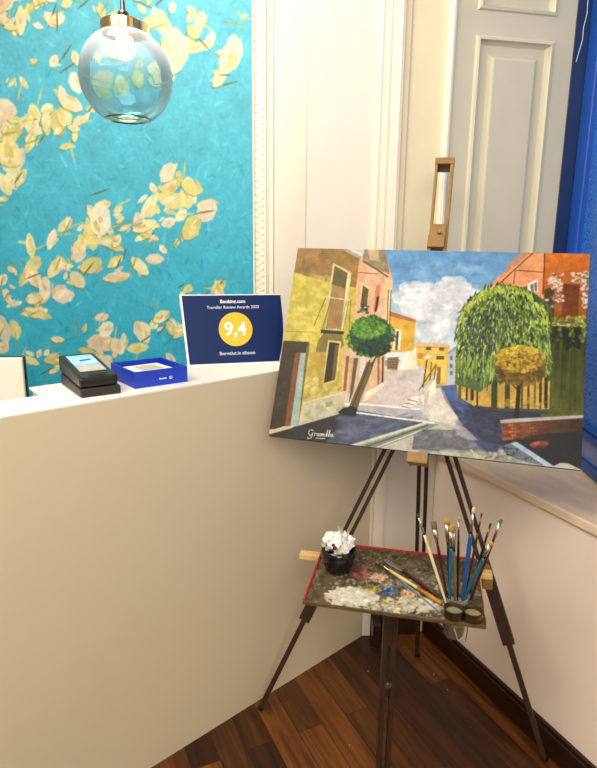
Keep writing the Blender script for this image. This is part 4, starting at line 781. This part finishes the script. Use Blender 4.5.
brush('paint_brush', 'short flat orange bristle brush with a leaning teal green handle', (491.6, 541.5), (485, 557), (462.5, 602), -.016, -.014, .0042, hm('teal green', (22, 84, 98)), FER, mat('orange bristle', (214, 150, 36), .8, var=.2, scale=150), .010, .0050)

# lying on the palette
def lying(label, tip, end, hr, hmat, bmat, blen=.02, flen=.03, endmat=None, z=0, fr=None, tipz=0):
    fr = fr or hr*.9
    a_, e_ = at_z(*tip, PZ), at_z(*end, PZ); ax = (e_-a_).normalized(); L_ = (e_-a_).length; zo = PZ+.0019+hr*1.25+z
    a_.z = zo+tipz; e_.z = zo; ax = (e_-a_).normalized(); root = thing('paint_brush', label, 'paint brush', Matrix.Translation(e_), 'brushes lying on the palette'); RI = root.matrix_world.inverted()
    def add(nm, pts, rad, m, fl=1.0): bm = bmesh.new(); tube(bm, pts, rad, 12, fl, Vector((-ax.y, ax.x, 0))); bm.transform(RI); return obj(nm, bm, m, root, smooth=True)
    Lh = L_-blen-flen
    h_ = add('handle', [a_+ax*(blen+flen+Lh*k) for k in (0, .1, .3, .6, 1)], [hr*.85, hr*1.05, hr*1.25, hr, hr*.6], hmat)
    if endmat: bm = bmesh.new(); tube(bm, [a_+ax*(L_-.075), a_+ax*(L_-.03), a_+ax*(L_+.002)], [hr*1.28, hr*1.5, hr*1.3], 12); bm.transform(RI); obj('handle_end', bm, endmat, h_, smooth=True)
    add('ferrule', [a_+ax*blen*.9, a_+ax*(blen+flen+.003)], [fr, hr*.95], FER); add('bristles', [a_, a_+ax*blen*.5, a_+ax*blen], [fr*.4, fr*1.2, fr], bmat, .6)
lying('brush with pale yellow handle and ochre end lying across the palette', (374.5, 565.5), (441, 605.5), .0036, hm('pale yellow', (222, 190, 112)), BRIS, tipz=.0075, endmat=hm('ochre', (176, 120, 34)))
lying('brush with slender pale blue handle lying nearest the palette front', (376, 561.5), (440, 614), .0022, hm('pale blue', (92, 130, 158)), BRIS, fr=.0026, z=-.0001)
# palette knife
a_, m_, e_ = at_z(384, 560, PZ), at_z(403, 574, PZ), at_z(438, 598, PZ)
ax = (e_-a_); ax.z = 0; ax.normalize(); sd_ = Vector((-ax.y, ax.x, 0))
pk = thing('palette_knife', 'palette knife with grey blade and dark maroon handle lying on the palette', 'palette knife', Matrix.Translation((e_.x, e_.y, PZ+.003)))
RI = pk.matrix_world.inverted()
bm = bmesh.new(); L_ = (m_-a_).length
ol = [(0, .0), (.1, .0065), (.4, .0085), (.75, .005), (.95, .002), (1.15, .002), (1.15, -.002), (.95, -.002), (.75, -.005), (.4, -.0085), (.1, -.0065)]
lo = [bm.verts.new(Vector((a_.x, a_.y, PZ+.0026+.006*max(0, t_-.6)))+ax*L_*t_+sd_*w_) for t_, w_ in ol]; hi = [bm.verts.new(v.co+Vector((0, 0, .0010))) for v in lo]
bm.faces.new(lo[::-1]); bm.faces.new(hi)
for i in range(len(ol)): j = (i+1) % len(ol); bm.faces.new((lo[i], lo[j], hi[j], hi[i]))
bm.transform(RI); obj('blade', bm, mat('grey steel blade', (186, 182, 172), .3, .8, var=.15), pk)
Lh = (e_-m_).length; b0 = Vector((m_.x, m_.y, PZ+.0078))
bm = bmesh.new(); tube(bm, [b0+ax*Lh*k for k in (0, .05, .12, .4, .8, 1)], [.0032, .0036, .0045, .0052, .0045, .003], 14); bm.transform(RI); obj('handle', bm, hm('knife maroon', (62, 24, 18)), pk, smooth=True)

# ------------------------------------------------------------------ light
def area(name, loc, aim, size, power, col):
    l = bpy.data.lights.new(name, 'AREA'); l.energy = power; l.color = col; l.shape = 'DISK'; l.size = size
    o = bpy.data.objects.new(name, l); COL.objects.link(o); o.location = loc; o.rotation_euler = (Vector(aim)-Vector(loc)).to_track_quat('-Z', 'Y').to_euler(); return o
area('ceiling_light_key', (-1.1, .2, 2.9), (.4, 1.6, .5), 1.5, 40, (1, .94, .84))
area('added_fill_light', (.2, -1.5, 2.6), (.3, 1.9, .5), 1.8, 48, (1, .94, .85))  # added soft fill from behind the camera, no actual fitting; lifts counter and walls
area('added_back_light', (-.6, 1.70, 3.0), (.45, 1.95, .5), .6, 19, (1, .95, .87))  # added lamp, not a known fitting; brightens the walls behind the canvas
wd_ = bpy.data.worlds.new('world'); SC.world = wd_; wd_.use_nodes = True; wd_.node_tree.nodes['Background'].inputs[0].default_value = (.9, .8, .66, 1); wd_.node_tree.nodes['Background'].inputs[1].default_value = .25
SC.view_settings.view_transform = 'Standard'; SC.view_settings.look = 'None'; SC.view_settings.exposure = .38; SC.view_settings.gamma = 1; SC.view_settings.use_curve_mapping = False
